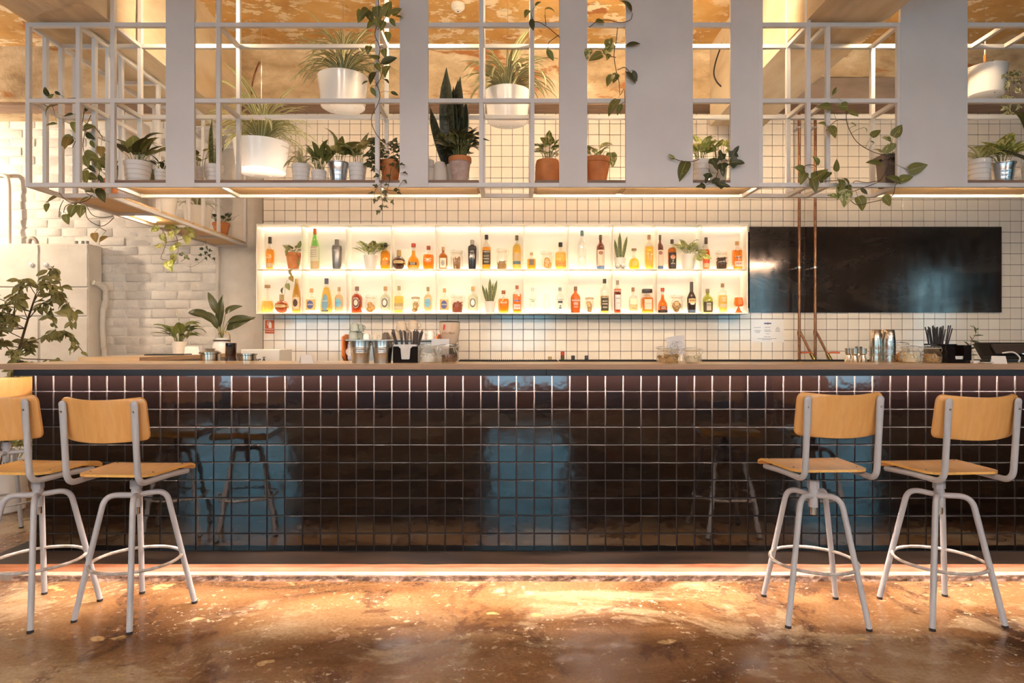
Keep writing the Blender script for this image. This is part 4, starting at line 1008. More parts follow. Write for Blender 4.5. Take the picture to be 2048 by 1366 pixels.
for k in range(70):
    a = RNG.uniform(0, 6.28); q = math.sqrt(RNG.random())
    put_leaf(o, 'ivyvar', (.12*q*math.cos(a), .10*q*math.sin(a), h+RNG.uniform(.0, .07)*(1.1-q)), (math.cos(a), math.sin(a)-.3, RNG.uniform(-.2, .6)), (0, -.4, 1), RNG.uniform(.03, .05))
vine(o, 4.1, [[(2000, 140), (2015, 160), (2020, 190), (2025, 215), (2032, 240)], [(2005, 140), (2030, 155), (2045, 180), (2060, 200)]],
     [(2005+RNG.uniform(-4, 34), 140+RNG.uniform(0, 90), RNG.uniform(11, 17), RNG.uniform(20, 160), 'ivyvar') for _ in range(36)], .0016)

# plants on the return run and on the lit shelf and worktops ------------------------------------
def retpot(name, label, x, Y, kind, r, h):
    o = thing(name, label, 'potted plant', (x, Y, ZP), 0, 'potted plants on the return run'); return o, pot(o, kind, r, h)
xr = (XLEFT+XRET)/2
o, h = retpot('potted_pothos', 'plant in big smooth white pot on the return run', xr+.03, 4.80, 'matte', .11, .20); bush(o, h, 12, .16, .12, .09, 'poth')
o, h = retpot('potted_pothos', 'plant in terracotta pot at the front of the return run', xr+.02, 4.22, 'terra', .08, .13); bush(o, h, 12, .14, .11, .09, 'poth')
o, h = retpot('spider_plant', 'spider plant in white pot near the end of the return run', xr+.03, 5.33, 'matte', .12, .19); spider(o, h, 46, .30, .1)
o, h = retpot('ivy_plant', 'ivy in terracotta pot at the wall end of the return run', xr+.05, 5.72, 'terra', .075, .13); bush(o, h, 14, .10, .12, .05, 'ivy')
freevine('pale pothos vine hanging below the middle of the return run', 5.0, [[(322, 455), (330, 470), (331, 490), (322, 515), (330, 520)], [(331, 485), (350, 482), (365, 478)], [(340, 460), (352, 470), (356, 500), (350, 512), (340, 520)], [(365, 505), (372, 515), (362, 523)]],
         [(322, 466, 22, 70, 'var'), (320, 455, 20, 150, 'bright'), (335, 450, 24, 20, 'poth'), (345, 462, 20, 80, 'var'), (372, 470, 22, 70, 'poth'), (325, 492, 18, 160, 'var'), (340, 500, 20, 340, 'bright'), (350, 492, 16, 340, 'poth'), (350, 508, 22, 110, 'poth'), (335, 522, 28, 60, 'bright'), (362, 512, 10, 300, 'ivy'), (372, 512, 12, 40, 'ivy'), (372, 455, 18, 30, 'poth'), (380, 460, 22, 60, 'poth'), (358, 455, 18, 110, 'poth')])
freevine('thin ivy tendrils hanging at the wall end of the return run', 5.65, [[(411, 478), (412, 490), (415, 505), (410, 515), (400, 525), (385, 533), (375, 533)], [(415, 508), (425, 520), (433, 527)]],
         [(412, 492, 9, 60, 'ivy'), (408, 497, 8, 160, 'ivy'), (418, 500, 8, 20, 'ivy'), (413, 503, 8, 100, 'ivy'), (403, 509, 8, 170, 'ivy'), (417, 508, 8, 70, 'ivy'), (412, 515, 7, 60, 'ivy'), (392, 519, 7, 10, 'ivy'), (426, 515, 7, 60, 'ivy'), (407, 500, 7, 220, 'ivy')], .0012)
# lit shelf plants
def niche(name, label, px, row, kind, w, top): return potted(name, label, px, 5.66, ZROW[row], kind, w, top, group='plants on the lit bottle shelf')
o, r, h = niche('potted_pothos', 'withering vine in plain terracotta pot on the upper lit shelf', 587, 0, 'terra', 30, 506); bush(o, h, 5, .08, .05, .065, 'poth')
vine(o, 5.575, [[(588, 506, .05), (596, 512), (597, 530), (583, 540), (580, 556), (572, 566), (569, 590)]], [(594, 518, 14, 80, 'green'), (583, 538, 16, 80, 'dryh'), (580, 552, 14, 60, 'dryh'), (573, 567, 14, 70, 'poth'), (568, 575, 14, 95, 'dark'), (576, 500, 12, 110, 'poth'), (596, 496, 16, 290, 'green')], .0012)
o, r, h = niche('potted_arrowhead', 'bushy plant in dotted white pot on the upper lit shelf', 741, 0, 'dots', 28, 511); bush(o, h, 13, .12, .10, .10, 'var')
o, r, h = niche('snake_plant', 'snake plant in two tone grey pot on the upper lit shelf', 1240, 0, 'dots', 24, 516); snake(o, h, [(0, 0, .25, .0, 0), (-.02, 0, .19, -.16, 0), (.02, 0, .22, .22, 0), (-.01, .01, .17, -.25, .05)])
o, r, h = niche('potted_pothos', 'pale leaved plant in woven cream pot on the upper lit shelf', 1376, 0, 'weave', 30, 509); bush(o, h, 9, .11, .10, .09, 'var')
vine(o, 5.57, [[(1385, 509, .08), (1400, 505), (1412, 506)]], [(1398, 508, 20, 340, 'poth'), (1405, 512, 18, 20, 'bright'), (1390, 512, 18, 30, 'var')])
o, r, h = niche('snake_plant', 'snake plant in plain white pot on the lower lit shelf', 980, 1, 'dots', 23, 603); snake(o, h, [(0, 0, .23, 0, 0), (.015, 0, .22, .22, 0), (-.02, 0, .18, -.30, 0), (.012, .01, .19, .1, 0), (-.015, -.01, .15, -.15, 0)])
# return worktop plants
ZR = 1.156
o, r, h = potted('peace_lily', 'peace lily in small white pot on the return worktop', 358, 5.0, ZR, 'matte', 30, 683); bush(o, h, 26, .15, .10, .12, 'lance', up=.5, alen=(.3, 1))
stemtube(o, [(0, 0, h), (.0, 0, h+.2)]); put_leaf(o, 'spider_litpaint', (0, 0, h+.18), (.05, 0, 1), (0, -1, 0), .10, v=4)
o, r, h = potted('aspidistra', 'dark broad leaved plant in white jug with brass handle', 440, 5.3, 1.157, 'jug', 36, 676)
o.location.x = -2.46
for px, py, L, ang, kk in ((434, 630, 45, 250, 0), (448, 628, 40, 335, 1), (452, 645, 50, 350, 0), (450, 660, 58, 335, 1), (430, 650, 50, 215, 1), (420, 632, 48, 190, 0), (437, 655, 58, 272, 0), (432, 658, 42, 240, 0)):
    b0 = P(px, py, 5.3)-Vector(o.location)
    b0.x = (px-441)*5.3/F; a = R(ang)
    stemtube(o, [(0, 0, h), (b0.x*.4, 0, h+(b0.z-h)*.6), b0], .003)
    put_leaf(o, 'lancedark', b0, (math.cos(a), RNG.uniform(-.3, .1), -math.sin(a)), (0, -.8, .6), L*5.3/F*1.15, RNG.uniform(-.4, .4))
MB().tube(smoothpath([(-.02, -.02, r*2.1), (0, -.03, r*2.25), (r*.9, -.03, r*2.2), (r*1.05, -.03, r*1.9), (r*1.05, -.02, r*1.2)]), .004, 8).build('handle', M_gold, o, 60)
# ficus by the left end
fx = thing('ficus_tree', 'tall weeping fig with drooping leaves left of the bar', 'tree', (-3.80, 4.62, 0)); hp = pot(fx, 'planter', .19, .36)
brs = []
trunk = smoothpath([(0, 0, hp), (.05, .02, .7), (.12, 0, 1.05), (.2, 0, 1.35), (.28, .0, 1.6)], 4); MB().tube(trunk, [.016-.011*i/len(trunk) for i in range(len(trunk))], 7).build('trunk', M_stem, fx, 60)
for k in range(34):
    i = RNG.randrange(len(trunk)//3, len(trunk)); p = trunk[i]; a = RNG.uniform(0, 6.28); L = RNG.uniform(.14, .42)
    q = p+Vector((L*math.cos(a), L*.7*math.sin(a), RNG.uniform(-.05, .20))); e = q+Vector((.5*L*math.cos(a), .3*L*math.sin(a), -RNG.uniform(.06, .22)))
    br_ = smoothpath([p, q, e], 5); MB().tube(br_, .0035, 4).build('branch', M_stem, fx, 60)
    for b0 in br_[3:]:
        for _ in range(4):
            if b0.x > .45 and RNG.random() < .5: continue
            put_leaf(fx, 'ficus', b0+Vector((RNG.uniform(-.015, .015), RNG.uniform(-.015, .015), 0)), (RNG.uniform(-1, 1), RNG.uniform(-1, .5), RNG.uniform(-1.2, .1)), (RNG.uniform(-.5, .5), -.8, .5), RNG.uniform(.055, .095))
o = thing('potted_pothos', 'small plant in terracotta pot on the floor by the brick wall', 'potted plant', (-4.32, 5.42, 0)); h = pot(o, 'terra', .11, .2); bush(o, h, 16, .3, .15, .10, 'poth')
o = thing('potted_ficus', 'low leafy plant in grey pot on the floor behind the stools', 'potted plant', (-4.05, 5.35, 0)); h = pot(o, 'metal', .10, .2); bush(o, h, 24, .38, .18, .08, 'ficus')
# ================================================================== lettering
_txt = {}
def text_mesh(s, m, bold=True):
    if (s, m.name) in _txt: return _txt[s, m.name]
    cu = bpy.data.curves.new('lettering', 'FONT'); cu.body = s; cu.align_x = 'CENTER'; cu.align_y = 'CENTER'; cu.size = 1; cu.extrude = .02
    if bold: cu.offset = .012
    to = bpy.data.objects.new('lettering', cu); C.objects.link(to)
    dg = bpy.context.evaluated_depsgraph_get(); me = bpy.data.meshes.new_from_object(to.evaluated_get(dg)); me.name = 'lettering'
    bpy.data.objects.remove(to); bpy.data.curves.remove(cu)
    me.materials.clear(); me.materials.append(m); w = max(v.co.x for v in me.vertices)-min(v.co.x for v in me.vertices)
    _txt[s, m.name] = (me, w); return me, w
def lettering(par, s, m, loc, width, hmax=1, rot=(R(90), 0, 0)):
    me, w = text_mesh(s, m); k = min(width/w, hmax)
    return link('lettering', me, par, loc, rot, (k, k, k))
lettering(sg, 'STINGĂTOR', M_paper, (0, -.0035, (668-663)*ks), 15*ks)

# ================================================================== bottles
G = {}
def glass(col, g=.12):
    if col not in G: G[col] = m_glass('glass_%d' % len(G), tuple(x**.75 for x in col), g)
    return G[col]
CM = {}
def plain(col, rough=.45, metal=0):
    if (col, metal) not in CM: CM[col, metal] = mat('print_%d' % len(CM), col, rough, metal)
    return CM[col, metal]
# profiles (radius factor, height factor), cap start
PROF = {
 'bord':  ([(.86, 0), (.97, .012), (1, .03), (1, .62), (.93, .68), (.62, .745), (.38, .78), (.33, .83), (.33, .97)], .86),
 'bulb':  ([(.78, 0), (.84, .02), (1, .45), (.98, .55), (.72, .66), (.40, .73), (.34, .80), (.34, .97)], .80),
 'slim':  ([(.90, 0), (1, .02), (1, .66), (.90, .73), (.55, .80), (.36, .84), (.34, .97)], .87),
 'stub':  ([(.90, 0), (1, .03), (1, .56), (.92, .63), (.55, .72), (.32, .76), (.31, .97)], .84),
 'round': ([(.38, 0), (.42, .03), (.74, .09), (.97, .25), (1, .36), (.92, .49), (.66, .60), (.34, .66), (.30, .72), (.30, .97)], .68),
 'bell':  ([(.92, 0), (1, .03), (.98, .25), (.86, .42), (.55, .53), (.30, .60), (.26, .70), (.26, .92)], .90),
 'cone':  ([(.94, 0), (1, .02), (.86, .35), (.62, .62), (.40, .76), (.27, .82), (.26, .97)], .84),
 'orange':([(.86, 0), (1, .03), (1, .22), (.86, .40), (.46, .52), (.33, .60), (.31, .80), (.31, .97)], .86),
 'tap':   ([(.80, 0), (.84, .02), (1, .70), (.92, .78), (.50, .82), (.40, .84), (.40, .97)], .84),
 'hock':  ([(.92, 0), (1, .03), (1, .45), (.86, .60), (.50, .80), (.34, .88), (.34, .98)], .86),
 'cream': ([(.86, 0), (.90, .02), (1, .42), (.98, .50), (.56, .64), (.36, .70), (.32, .97)], .70),
}
def prof_r(pr, f):
    for (r0, z0_), (r1, z1_) in zip(pr, pr[1:]):
        if f <= z1_: return r0+(r1-r0)*(f-z0_)/max(1e-6, z1_-z0_)
    return pr[-1][0]
def patch(r, H, pr, sq, f0, f1, a0, a1, off, disc=False, yscale=1):
    """label wrapped on the front (-Y) of a bottle"""
    nu, nv = 10, 6; vs = []; fs = []
    for j in range(nv+1):
        for i in range(nu+1):
            u = i/nu*2-1; v = j/nv*2-1
            if disc: u, v = u*math.sqrt(max(0, 1-v*v/2)), v*math.sqrt(max(0, 1-(i/nu*2-1)**2/2))
            a = -math.pi/2+(a0+a1)/2+u*(a1-a0)/2; f = (f0+f1)/2+v*(f1-f0)/2
            rr = r*prof_r(pr, f)*section(a, sq)+off
            vs.append((rr*math.cos(a), rr*math.sin(a)*yscale, f*H))
    fs = [(j*(nu+1)+i, j*(nu+1)+i+1, (j+1)*(nu+1)+i+1, (j+1)*(nu+1)+i) for j in range(nv) for i in range(nu)]
    return MB().add(vs, fs)
ORD = ['first', 'second', 'third', 'fourth', 'fifth', 'sixth', 'seventh', 'eighth', 'ninth', 'tenth', 'eleventh']
def which(px, row):
    c = sum(1 for q in xsf[1:] if q < px)
    return '%s niche from left, %s row' % (ORD[min(c, 10)], ('upper', 'lower')[row])
YBT = 5.665
def bottle(row, px, wpx, top, prof, gl, liq=None, cap=(.02, .02, .02), sq=0, labels=(), texts=(), desc='bottle', fill=.62, capw=1.0, solid=None, capmetal=0):
    k = YBT/F; r = wpx*k/2; base = ZROW[row]; H = PZ(top, YBT)-base; pr, cs = PROF[prof]
    o = thing('bottle', '%s in %s' % (desc, which(px, row)), 'bottle', (PX(px, YBT), YBT, base), 0, 'bottles on the lit shelf')
    full = [(rr*r, f*H) for rr, f in pr]
    MB().lathe(full, 20, sq=sq).build('body', solid or glass(gl), o, 50)
    if liq:
        lp = [(rr*r-.0022, f*H+(.002 if f == 0 else 0)) for rr, f in pr if f < fill]+[(prof_r(pr, fill)*r-.0022, fill*H)]
        MB().lathe(lp, 20, sq=sq).build('liquid', glass(liq, .02), o, 50)
    cr = prof_r(pr, .95)*r*1.16*capw
    MB().lathe([(cr, cs*H), (cr*1.02, cs*H+.004), (cr, H-.002), (cr*.9, H)], 14, sq=sq if capw > 1.6 else 0).build('cap', plain(cap, .4, capmetal), o, 40)
    for L in labels:
        col, f0, f1, half = L[:4]; disc = len(L) > 4 and L[4] == 'disc'; off = .0006+(L[5] if len(L) > 5 else 0)
        patch(r, H, pr, sq, f0, f1, -half, half, off, disc).build('label', plain(col, .55), o, 60)
    for s, f, wd, col in texts:
        rr = r*prof_r(pr, f)*section(-math.pi/2, sq)
        lettering(o, s, plain(col), (0, -rr-.0018, f*H), wd*2*r, .03)
    return o
AMB = (.98, .58, .10); AMBD = (.86, .36, .05); GOLD = (.99, .77, .26); CLR = (.96, .95, .92); BRN = (.42, .14, .04); DK = (.16, .06, .035)
K = (.015, .013, .012); CRK = (.45, .26, .12); REDC = (.42, .05, .02); CRM = (.80, .70, .52); WHT = (.85, .80, .72); BLU = (.16, .36, .50); GLD = (.62, .40, .12)
def vermouth(px, w): bottle(0, px, w, 470, 'bord', (.36, .12, .08), None, (.10, .07, .03), 0, [((.74, .60, .46), .10, .56, 1.0), ((.36, .16, .10), .42, .53, .6, 'disc', .0004), ((.12, .22, .42), .0, .09, 1.1)], (), 'dark red vermouth bottle with cream label', fill=.6)
# upper row
bottle(0, 540, 18, 474, 'bulb', CLR, AMB, (.09, .07, .05), 0, [((.74, .58, .36), .06, .19, 1.0)], [('LICOR', .36, .55, WHT)], 'slender amber bottle with dark cap')
bottle(0, 630, 17.5, 457, 'hock', (.45, .78, .28), None, (.80, .16, .03), 0, [((.70, .63, .48), .20, .56, 1.25), ((.62, .45, .24), .0, .20, 1.4)], [('LUXARDO', .53, .75, REDC)] + [('MARASCHINO', .46-.05*q, .7, (.2, .15, .1)) for q in range(4)], 'tall green bottle with orange cap and long label')
bottle(0, 674, 18.5, 479, 'tap', (.30, .33, .36), None, (.20, .17, .14), 2, (), [('GIN', .62, .35, (.6, .6, .6))], 'smoked silver bottle beside the green one', solid=mat('smoked_silver', (.20, .18, .17), .25, .4))
bottle(0, 771, 19, 486, 'stub', CLR, AMB, K, 2, [((.60, .24, .05), .16, .32, 1.0)], [('BULLEIT', .38, .55, (.35, .15, .03))], 'square amber whiskey bottle beside the bushy plant', fill=.7)
bottle(0, 798, 26, 500, 'round', DK, None, (.42, .28, .10), 0, [((.58, .42, .18), .33, .40, 1.4), ((.66, .50, .22), .29, .44, .8, 'x', .0006)], [('CHAMBORD', .365, .42, K)], 'round dark liqueur bottle with gold band')
bottle(0, 827, 24, 487, 'orange', CLR, AMB, REDC, 0, [((.08, .05, .03), .15, .27, .7), ((.70, .50, .25), .02, .08, 1.0)], [('GRAND', .235, .42, WHT), ('MARNIER', .185, .42, WHT)], 'wide amber liqueur bottle with red cap', fill=.72)
bottle(0, 857, 22, 492, 'stub', CLR, (.97, .45, .06), (.36, .10, .03), 0, (), [('AMARO', .44, .6, CRM), ('FELICE', .34, .55, CRM)], 'stubby orange bottle with red stopper')
bottle(0, 886.5, 17, 494, 'stub', (.60, .28, .06), None, CRK, 1, [((.74, .66, .52), .06, .50, .75), ((.35, .32, .26), .16, .40, .42, 'disc', .0004)], (), 'brown apothecary bottle with cork')
bottle(0, 944.5, 17, 480, 'tap', (.20, .18, .17), None, (.42, .36, .28), 2, (), [('GIN', .60, .4, (.5, .48, .45))], 'smoked black bottle beside the cinnamon jar', solid=mat('smoked_black', (.06, .052, .05), .14, .5))
bottle(0, 973, 18, 470, 'slim', CLR, AMB, K, 0, [((.06, .05, .035), .14, .54, 1.0)], [('JAMESON', .50, .8, CRM), ('BLACK', .38, .6, CRM), ('BARREL', .30, .65, CRM), ('IRISH', .21, .5, CRM)], 'amber whiskey bottle with black label', fill=.64)
bottle(0, 1033.5, 17.5, 471, 'bord', CLR, GOLD, (.14, .10, .05), 0, [((.55, .40, .22), .24, .48, 1.0), ((.10, .16, .20), .15, .24, 1.0)], (), 'golden whiskey bottle with navy and tan label', fill=.74)
bottle(0, 1063, 17.5, 505, 'stub', CLR, AMB, (.50, .36, .16), 2, [((.16, .13, .11), .24, .58, .5)], (), 'short square amber flask', fill=.6)
bottle(0, 1121, 22, 485, 'stub', CLR, GOLD, K, 1.5, [((.66, .30, .06), .10, .30, 1.0), ((.70, .46, .12), .45, .52, .5)], [('BULLEIT', .20, .6, (.4, .15, .03))], 'square amber bottle with orange label and black stopper', fill=.62)
bottle(0, 1164, 17.5, 461, 'bord', (.95, .96, .95), None, (.16, .24, .24), 0, (), [('CIROC', .30, .8, (.45, .45, .45))], 'tall frosted clear vodka bottle', fill=.6)
vermouth(1201, 16)
bottle(0, 1268, 22, 497, 'bell', CLR, (.98, .72, .10), (.24, .14, .06), 0, [((.70, .52, .16), .18, .44, .55, 'disc')], (), 'yellow tequila decanter with round stopper', fill=.52, capw=1.5)
bottle(0, 1298, 17, 470, 'slim', CLR, GOLD, CRK, 2, [((.50, .30, .10), .12, .52, .22)], (), 'pale golden square bottle with cork', fill=.66)
vermouth(1320, 13)
bottle(0, 1344, 17, 479, 'bord', CLR, AMBD, (.08, .04, .03), 0, [((.035, .025, .02), .02, .56, 1.05), ((.62, .22, .10), .34, .48, .6, 'disc', .0004)], [('HAVANA', .40, .6, CRM), ('CLUB', .35, .4, CRM), ('7', .26, .2, CRM), ('AÑOS', .19, .5, CRM)], 'dark rum bottle with black label', fill=.72)
bottle(0, 1412, 16, 475, 'bulb', CLR, (.90, .28, .06), (.08, .05, .04), 0, [((.74, .58, .36), .06, .19, 1.0)], [('LICOR', .38, .5, WHT)], 'amber red bottle partly behind pale leaves')
bottle(0, 1474, 19, 483, 'slim', CLR, (.98, .50, .10), (.62, .34, .12), 2, [((.80, .66, .54), .10, .28, .7), ((.30, .18, .14), .40, .45, .6)], [('VSOP', .20, .6, REDC)], 'amber cognac bottle at the right end', fill=.68)
# lower row
bottle(1, 535, 24, 570, 'bell', CLR, (.97, .76, .28), CRK, 0, (), [('PATRON', .34, .4, (.65, .5, .2)), ('AÑEJO', .25, .35, (.65, .5, .2))], 'bell shaped pale tequila bottle with cork ball', fill=.42, capw=1.5)
bottle(1, 563.5, 27, 589, 'round', (.50, .17, .08), None, (.46, .32, .14), 0, [((.60, .44, .20), .33, .40, 1.4), ((.70, .54, .26), .29, .44, .8, 'x', .0006)], [('CHAMBORD', .365, .42, K)], 'round red brown liqueur bottle with gold band')
bottle(1, 593, 17, 558, 'hock', (.78, .52, .14), None, (.60, .40, .12), 0, [((.78, .62, .38), .10, .46, 1.0), ((.10, .05, .03), .18, .40, .55, 'disc', .0004)], (), 'tall gold bottle with dark round emblem')
bottle(1, 623, 20, 577, 'stub', CLR, None, (.62, .34, .14), 1, [((.80, .50, .18), .12, .54, 1.0), ((.10, .12, .30), .16, .50, .62, 'disc', .0005)], [('OPIHR', .33, .62, CRM)], 'clear gin bottle with navy label and tassel')
bottle(1, 653, 26, 557, 'cone', CLR, GOLD, (.10, .10, .16), 0, [((.20, .38, .50), .06, .54, .55, 'disc'), ((.16, .16, .20), .03, .08, .55)], [('ISLAND', .34, .38, CRM)], 'tall conical golden bottle with blue label', fill=.74)
def lemon(px): bottle(1, px, 16, 574, 'stub', (.94, .90, .82), (.96, .84, .66), CRK, 1, [((.72, .50, .24), .19, .57, .78, 'disc'), ((.20, .48, .62), .21, .55, .70, 'disc', .0005)], [('MALFY', .38, .4, (.05, .15, .25))], 'pale gin bottle with sky blue oval label', fill=.7)
lemon(678)
bottle(1, 714, 22, 573, 'stub', CLR, (.62, .15, .05), (.20, .11, .08), 0, [((.80, .72, .62), .18, .58, .62, 'disc'), ((.14, .07, .05), .20, .56, .58, 'disc', .0004), ((.82, .74, .62), .27, .49, .36, 'disc', .0008)], [('PLYMOUTH', .52, .42, CRM)], 'dark red sloe gin bottle with round white label', fill=.72)
def plym(px): bottle(1, px, 21, 573, 'stub', CLR, (.90, .96, .86), (.50, .30, .12), 0, [((.80, .76, .68), .18, .58, .62, 'disc'), ((.20, .15, .11), .20, .56, .58, 'disc', .0004), ((.82, .78, .70), .27, .49, .36, 'disc', .0008)], [('PLYMOUTH', .52, .42, CRM)], 'pale green gin bottle with round label', fill=.72)
plym(771)
bottle(1, 798, 18, 572, 'stub', CLR, (.95, .78, .20), (.34, .26, .14), 2, [((.44, .34, .16), .24, .36, 1.0), ((.62, .52, .34), .10, .24, 1.0)], (), 'square yellow liqueur bottle', fill=.62)
lemon(856)
bottle(1, 889, 18, 577, 'stub', CLR, None, (.66, .30, .12), 1, [((.80, .50, .18), .12, .54, 1.0), ((.10, .12, .30), .16, .50, .62, 'disc', .0005)], [('OPIHR', .33, .62, CRM)], 'clear gin bottle with plain navy label')
plym(946)
bottle(1, 1007, 22, 581, 'stub', CLR, (.99, .46, .06), (.42, .13, .04), 0, (), [('AMARO', .44, .6, CRM)], 'stubby glowing orange bottle beside the snake plant')
bottle(1, 1034, 17.5, 571, 'slim', CLR, (.95, .42, .08), (.40, .13, .05), 2, [((.86, .72, .64), .13, .31, .7), ((.14, .18, .36), .42, .46, .7)], [('VSOP', .22, .6, REDC)], 'reddish cognac bottle with white label', fill=.68)
bottle(1, 1065, 16, 575, 'bord', (.95, .96, .94), None, (.55, .54, .52), 0, (), [('ABSOLUT', .52, .85, (.05, .28, .10)), ('LIME', .45, .45, (.05, .28, .10))]+[('COUNTRY OF SWEDEN', .36-.05*q, .75, (.3, .3, .3)) for q in range(3)], 'clear vodka bottle with green lettering')
tag(MB().lathe([(.034, 0), (.036, .004), (.036, .115), (.030, .135), (.024, .14), (.024, .17), (.020, .17)], 18).build('decanter', glass((.97, .97, .95)), None, 50, (PX(1093, YBT), YBT, ZROW[1])), 'plain empty clear bottle in the seventh niche, lower row', 'bottle', 'bottles on the lit shelf')
bottle(1, 1120, 17, 575, 'bord', (.93, .94, .93), None, (.28, .27, .25), 0, [((.06, .06, .06), .38, .47, .55), ((.06, .06, .06), .17, .22, .3), ((.05, .05, .05), .24, .30, .18, 'disc')], [('VODKA', .52, .7, K)], 'clear bottle with black graphics')
bottle(1, 1151, 19, 573, 'stub', (.86, .22, .05), None, (.20, .10, .05), 0, (), [('POGUES', .46, .8, WHT), ('IRISH', .36, .45, WHT), ('WHISKEY', .30, .5, WHT), ('BLEND', .22, .4, WHT)], 'opaque orange red bottle with white lettering', solid=mat('orange_bottle', (.62, .13, .025), .2))
bottle(1, 1209, 17.5, 558, 'slim', CLR, AMB, (.07, .06, .05), 0, [((.06, .05, .035), .06, .48, 1.0)], [('JAMESON', .45, .8, CRM), ('BLACK', .34, .6, CRM), ('BARREL', .26, .65, CRM), ('IRISH', .16, .5, CRM)], 'whiskey bottle with black label and long neck', fill=.5)
bottle(1, 1235, 15, 561, 'slim', CLR, (.46, .12, .04), (.42, .30, .22), 0, [((.74, .70, .66), .10, .56, .85), ((.60, .16, .06), .68, .74, 1.4)], [("PINK", .44, .6, (.2, .2, .35)), ('GIN', .30, .4, (.3, .3, .3))], 'dark red brown bottle with tall white label', fill=.66)
bottle(1, 1266, 17, 575, 'stub', CLR, (.99, .92, .72), (.36, .16, .06), 1, [((.82, .66, .30), .10, .26, .75), ((.92, .84, .60), .34, .56, .8)], [('PISCO', .18, .5, (.4, .28, .06))], 'pale clear bottle with gold label', fill=.5)
bottle(1, 1294, 24, 578, 'stub', CLR, (.97, .46, .10), (.04, .03, .025), 2.5, [((.82, .68, .52), .14, .56, .55)], [('DISARONNO', .38, .5, (.45, .2, .06))], 'square amaretto bottle with wide black cap', fill=.64, capw=2.2)
bottle(1, 1325, 20.5, 576, 'orange', CLR, (.96, .42, .08), REDC, 0, [((.28, .06, .03), .13, .27, .75), ((.05, .03, .025), .0, .12, 1.3)], [('GRAND', .235, .42, WHT), ('MARNIER', .175, .45, WHT)], 'orange liqueur bottle with red cap and dark base', fill=.74)
bottle(1, 1383, 17.5, 564, 'cream', DK, None, (.05, .035, .03), 0, [((.70, .50, .22), .32, .46, .95), ((.78, .70, .56), .26, .34, .55, 'disc', .0004), ((.10, .15, .24), .02, .10, 1.0)], [('BAILEYS', .40, .7, (.2, .06, .02))], 'dark liqueur bottle with gold oval label', solid=mat('dark_bottle', (.035, .018, .014), .12))
bottle(1, 1415, 20.5, 578, 'stub', (.62, .66, .16), None, (.20, .16, .10), 0, [((.10, .075, .05), .02, .46, 1.1), ((.62, .56, .42), .10, .42, .45, 'x', .0005)], [('RON', .32, .35, K)], 'squat green rum bottle')
bottle(1, 1445, 17, 567, 'slim', CLR, (.98, .80, .34), CRK, 1, [((.74, .42, .14), .36, .56, .8), ((.60, .50, .36), .20, .30, .8)], [('TROIS', .50, .55, WHT), ('OR', .42, .35, WHT)], 'golden clear rum bottle with orange label', fill=.6)
# jars on the shelf
M_jar = glass((.97, .97, .95), .16)
def fillbits(par, kind, r, h, n, seed):
    rg = random.Random(seed); b = MB(); z = .006
    if kind in ('slices', 'orange'):
        m = plain((.62, .30, .07) if kind == 'orange' else (.40, .24, .10), .6)
        for q in range(n):
            a = rg.uniform(0, 6.28); rr = r*.45*rg.random(); sc = r*rg.uniform(.40, .55)
            mt = Matrix.Translation((rr*math.cos(a), rr*math.sin(a)-r*.25, z+sc*.85+max(0, h-sc*1.6)*q/n)) @ Euler((R(90)+rg.uniform(-.7, .7), rg.uniform(-.6, .6), 0)).to_matrix().to_4x4()
            b2 = MB().lathe([(sc, -.0015), (sc, .0015)], 14, mt)
            o = b2.build('fruit_slice', m, par); MB().lathe([(sc*.72, -.0019), (sc*.72, .0019)], 12, mt).build('pulp', plain((.80, .52, .20), .6), o)
        return
    if kind == 'sticks':
        for q in range(n):
            x, y = rg.uniform(-r*.5, r*.5), rg.uniform(-r*.5, r*.5); t2 = rg.uniform(-.5, .5)
            MB().tube([(x, y, z), (x+t2*h*.6, y+rg.uniform(-.1, .1)*h, z+h*rg.uniform(.8, 1))] if abs(x+t2*h*.6) < r*.8 else [(x, y, z), (x*.8, y, z+h)], r*.10, 6).build('cinnamon_stick', plain((.36, .18, .07), .7), par)
        return
    col = {'nuts': (.44, .26, .10), 'beans': (.10, .055, .03), 'chilli': (.30, .07, .03), 'pale': (.72, .60, .40), 'sugar': (.82, .77, .68), 'star': (.16, .08, .04)}[kind]
    for q in range(n):
        a = rg.uniform(0, 6.28); rr = r*.82*math.sqrt(rg.random()); zz_ = z+h*rg.random()*.95
        sc = r*rg.uniform(.10, .17)
        b.sphere((rr*math.cos(a), rr*math.sin(a), zz_), sc, 6, 4, rg.uniform(.7, 1.6), 1, rg.uniform(.6, 1.0))
    b.lathe([(r*.80, z), (r*.82, z+h*.5), (r*.5, z+h*.9)], 14)
    tag(b.build('contents', plain(col, .7), par, 60), kind='stuff')
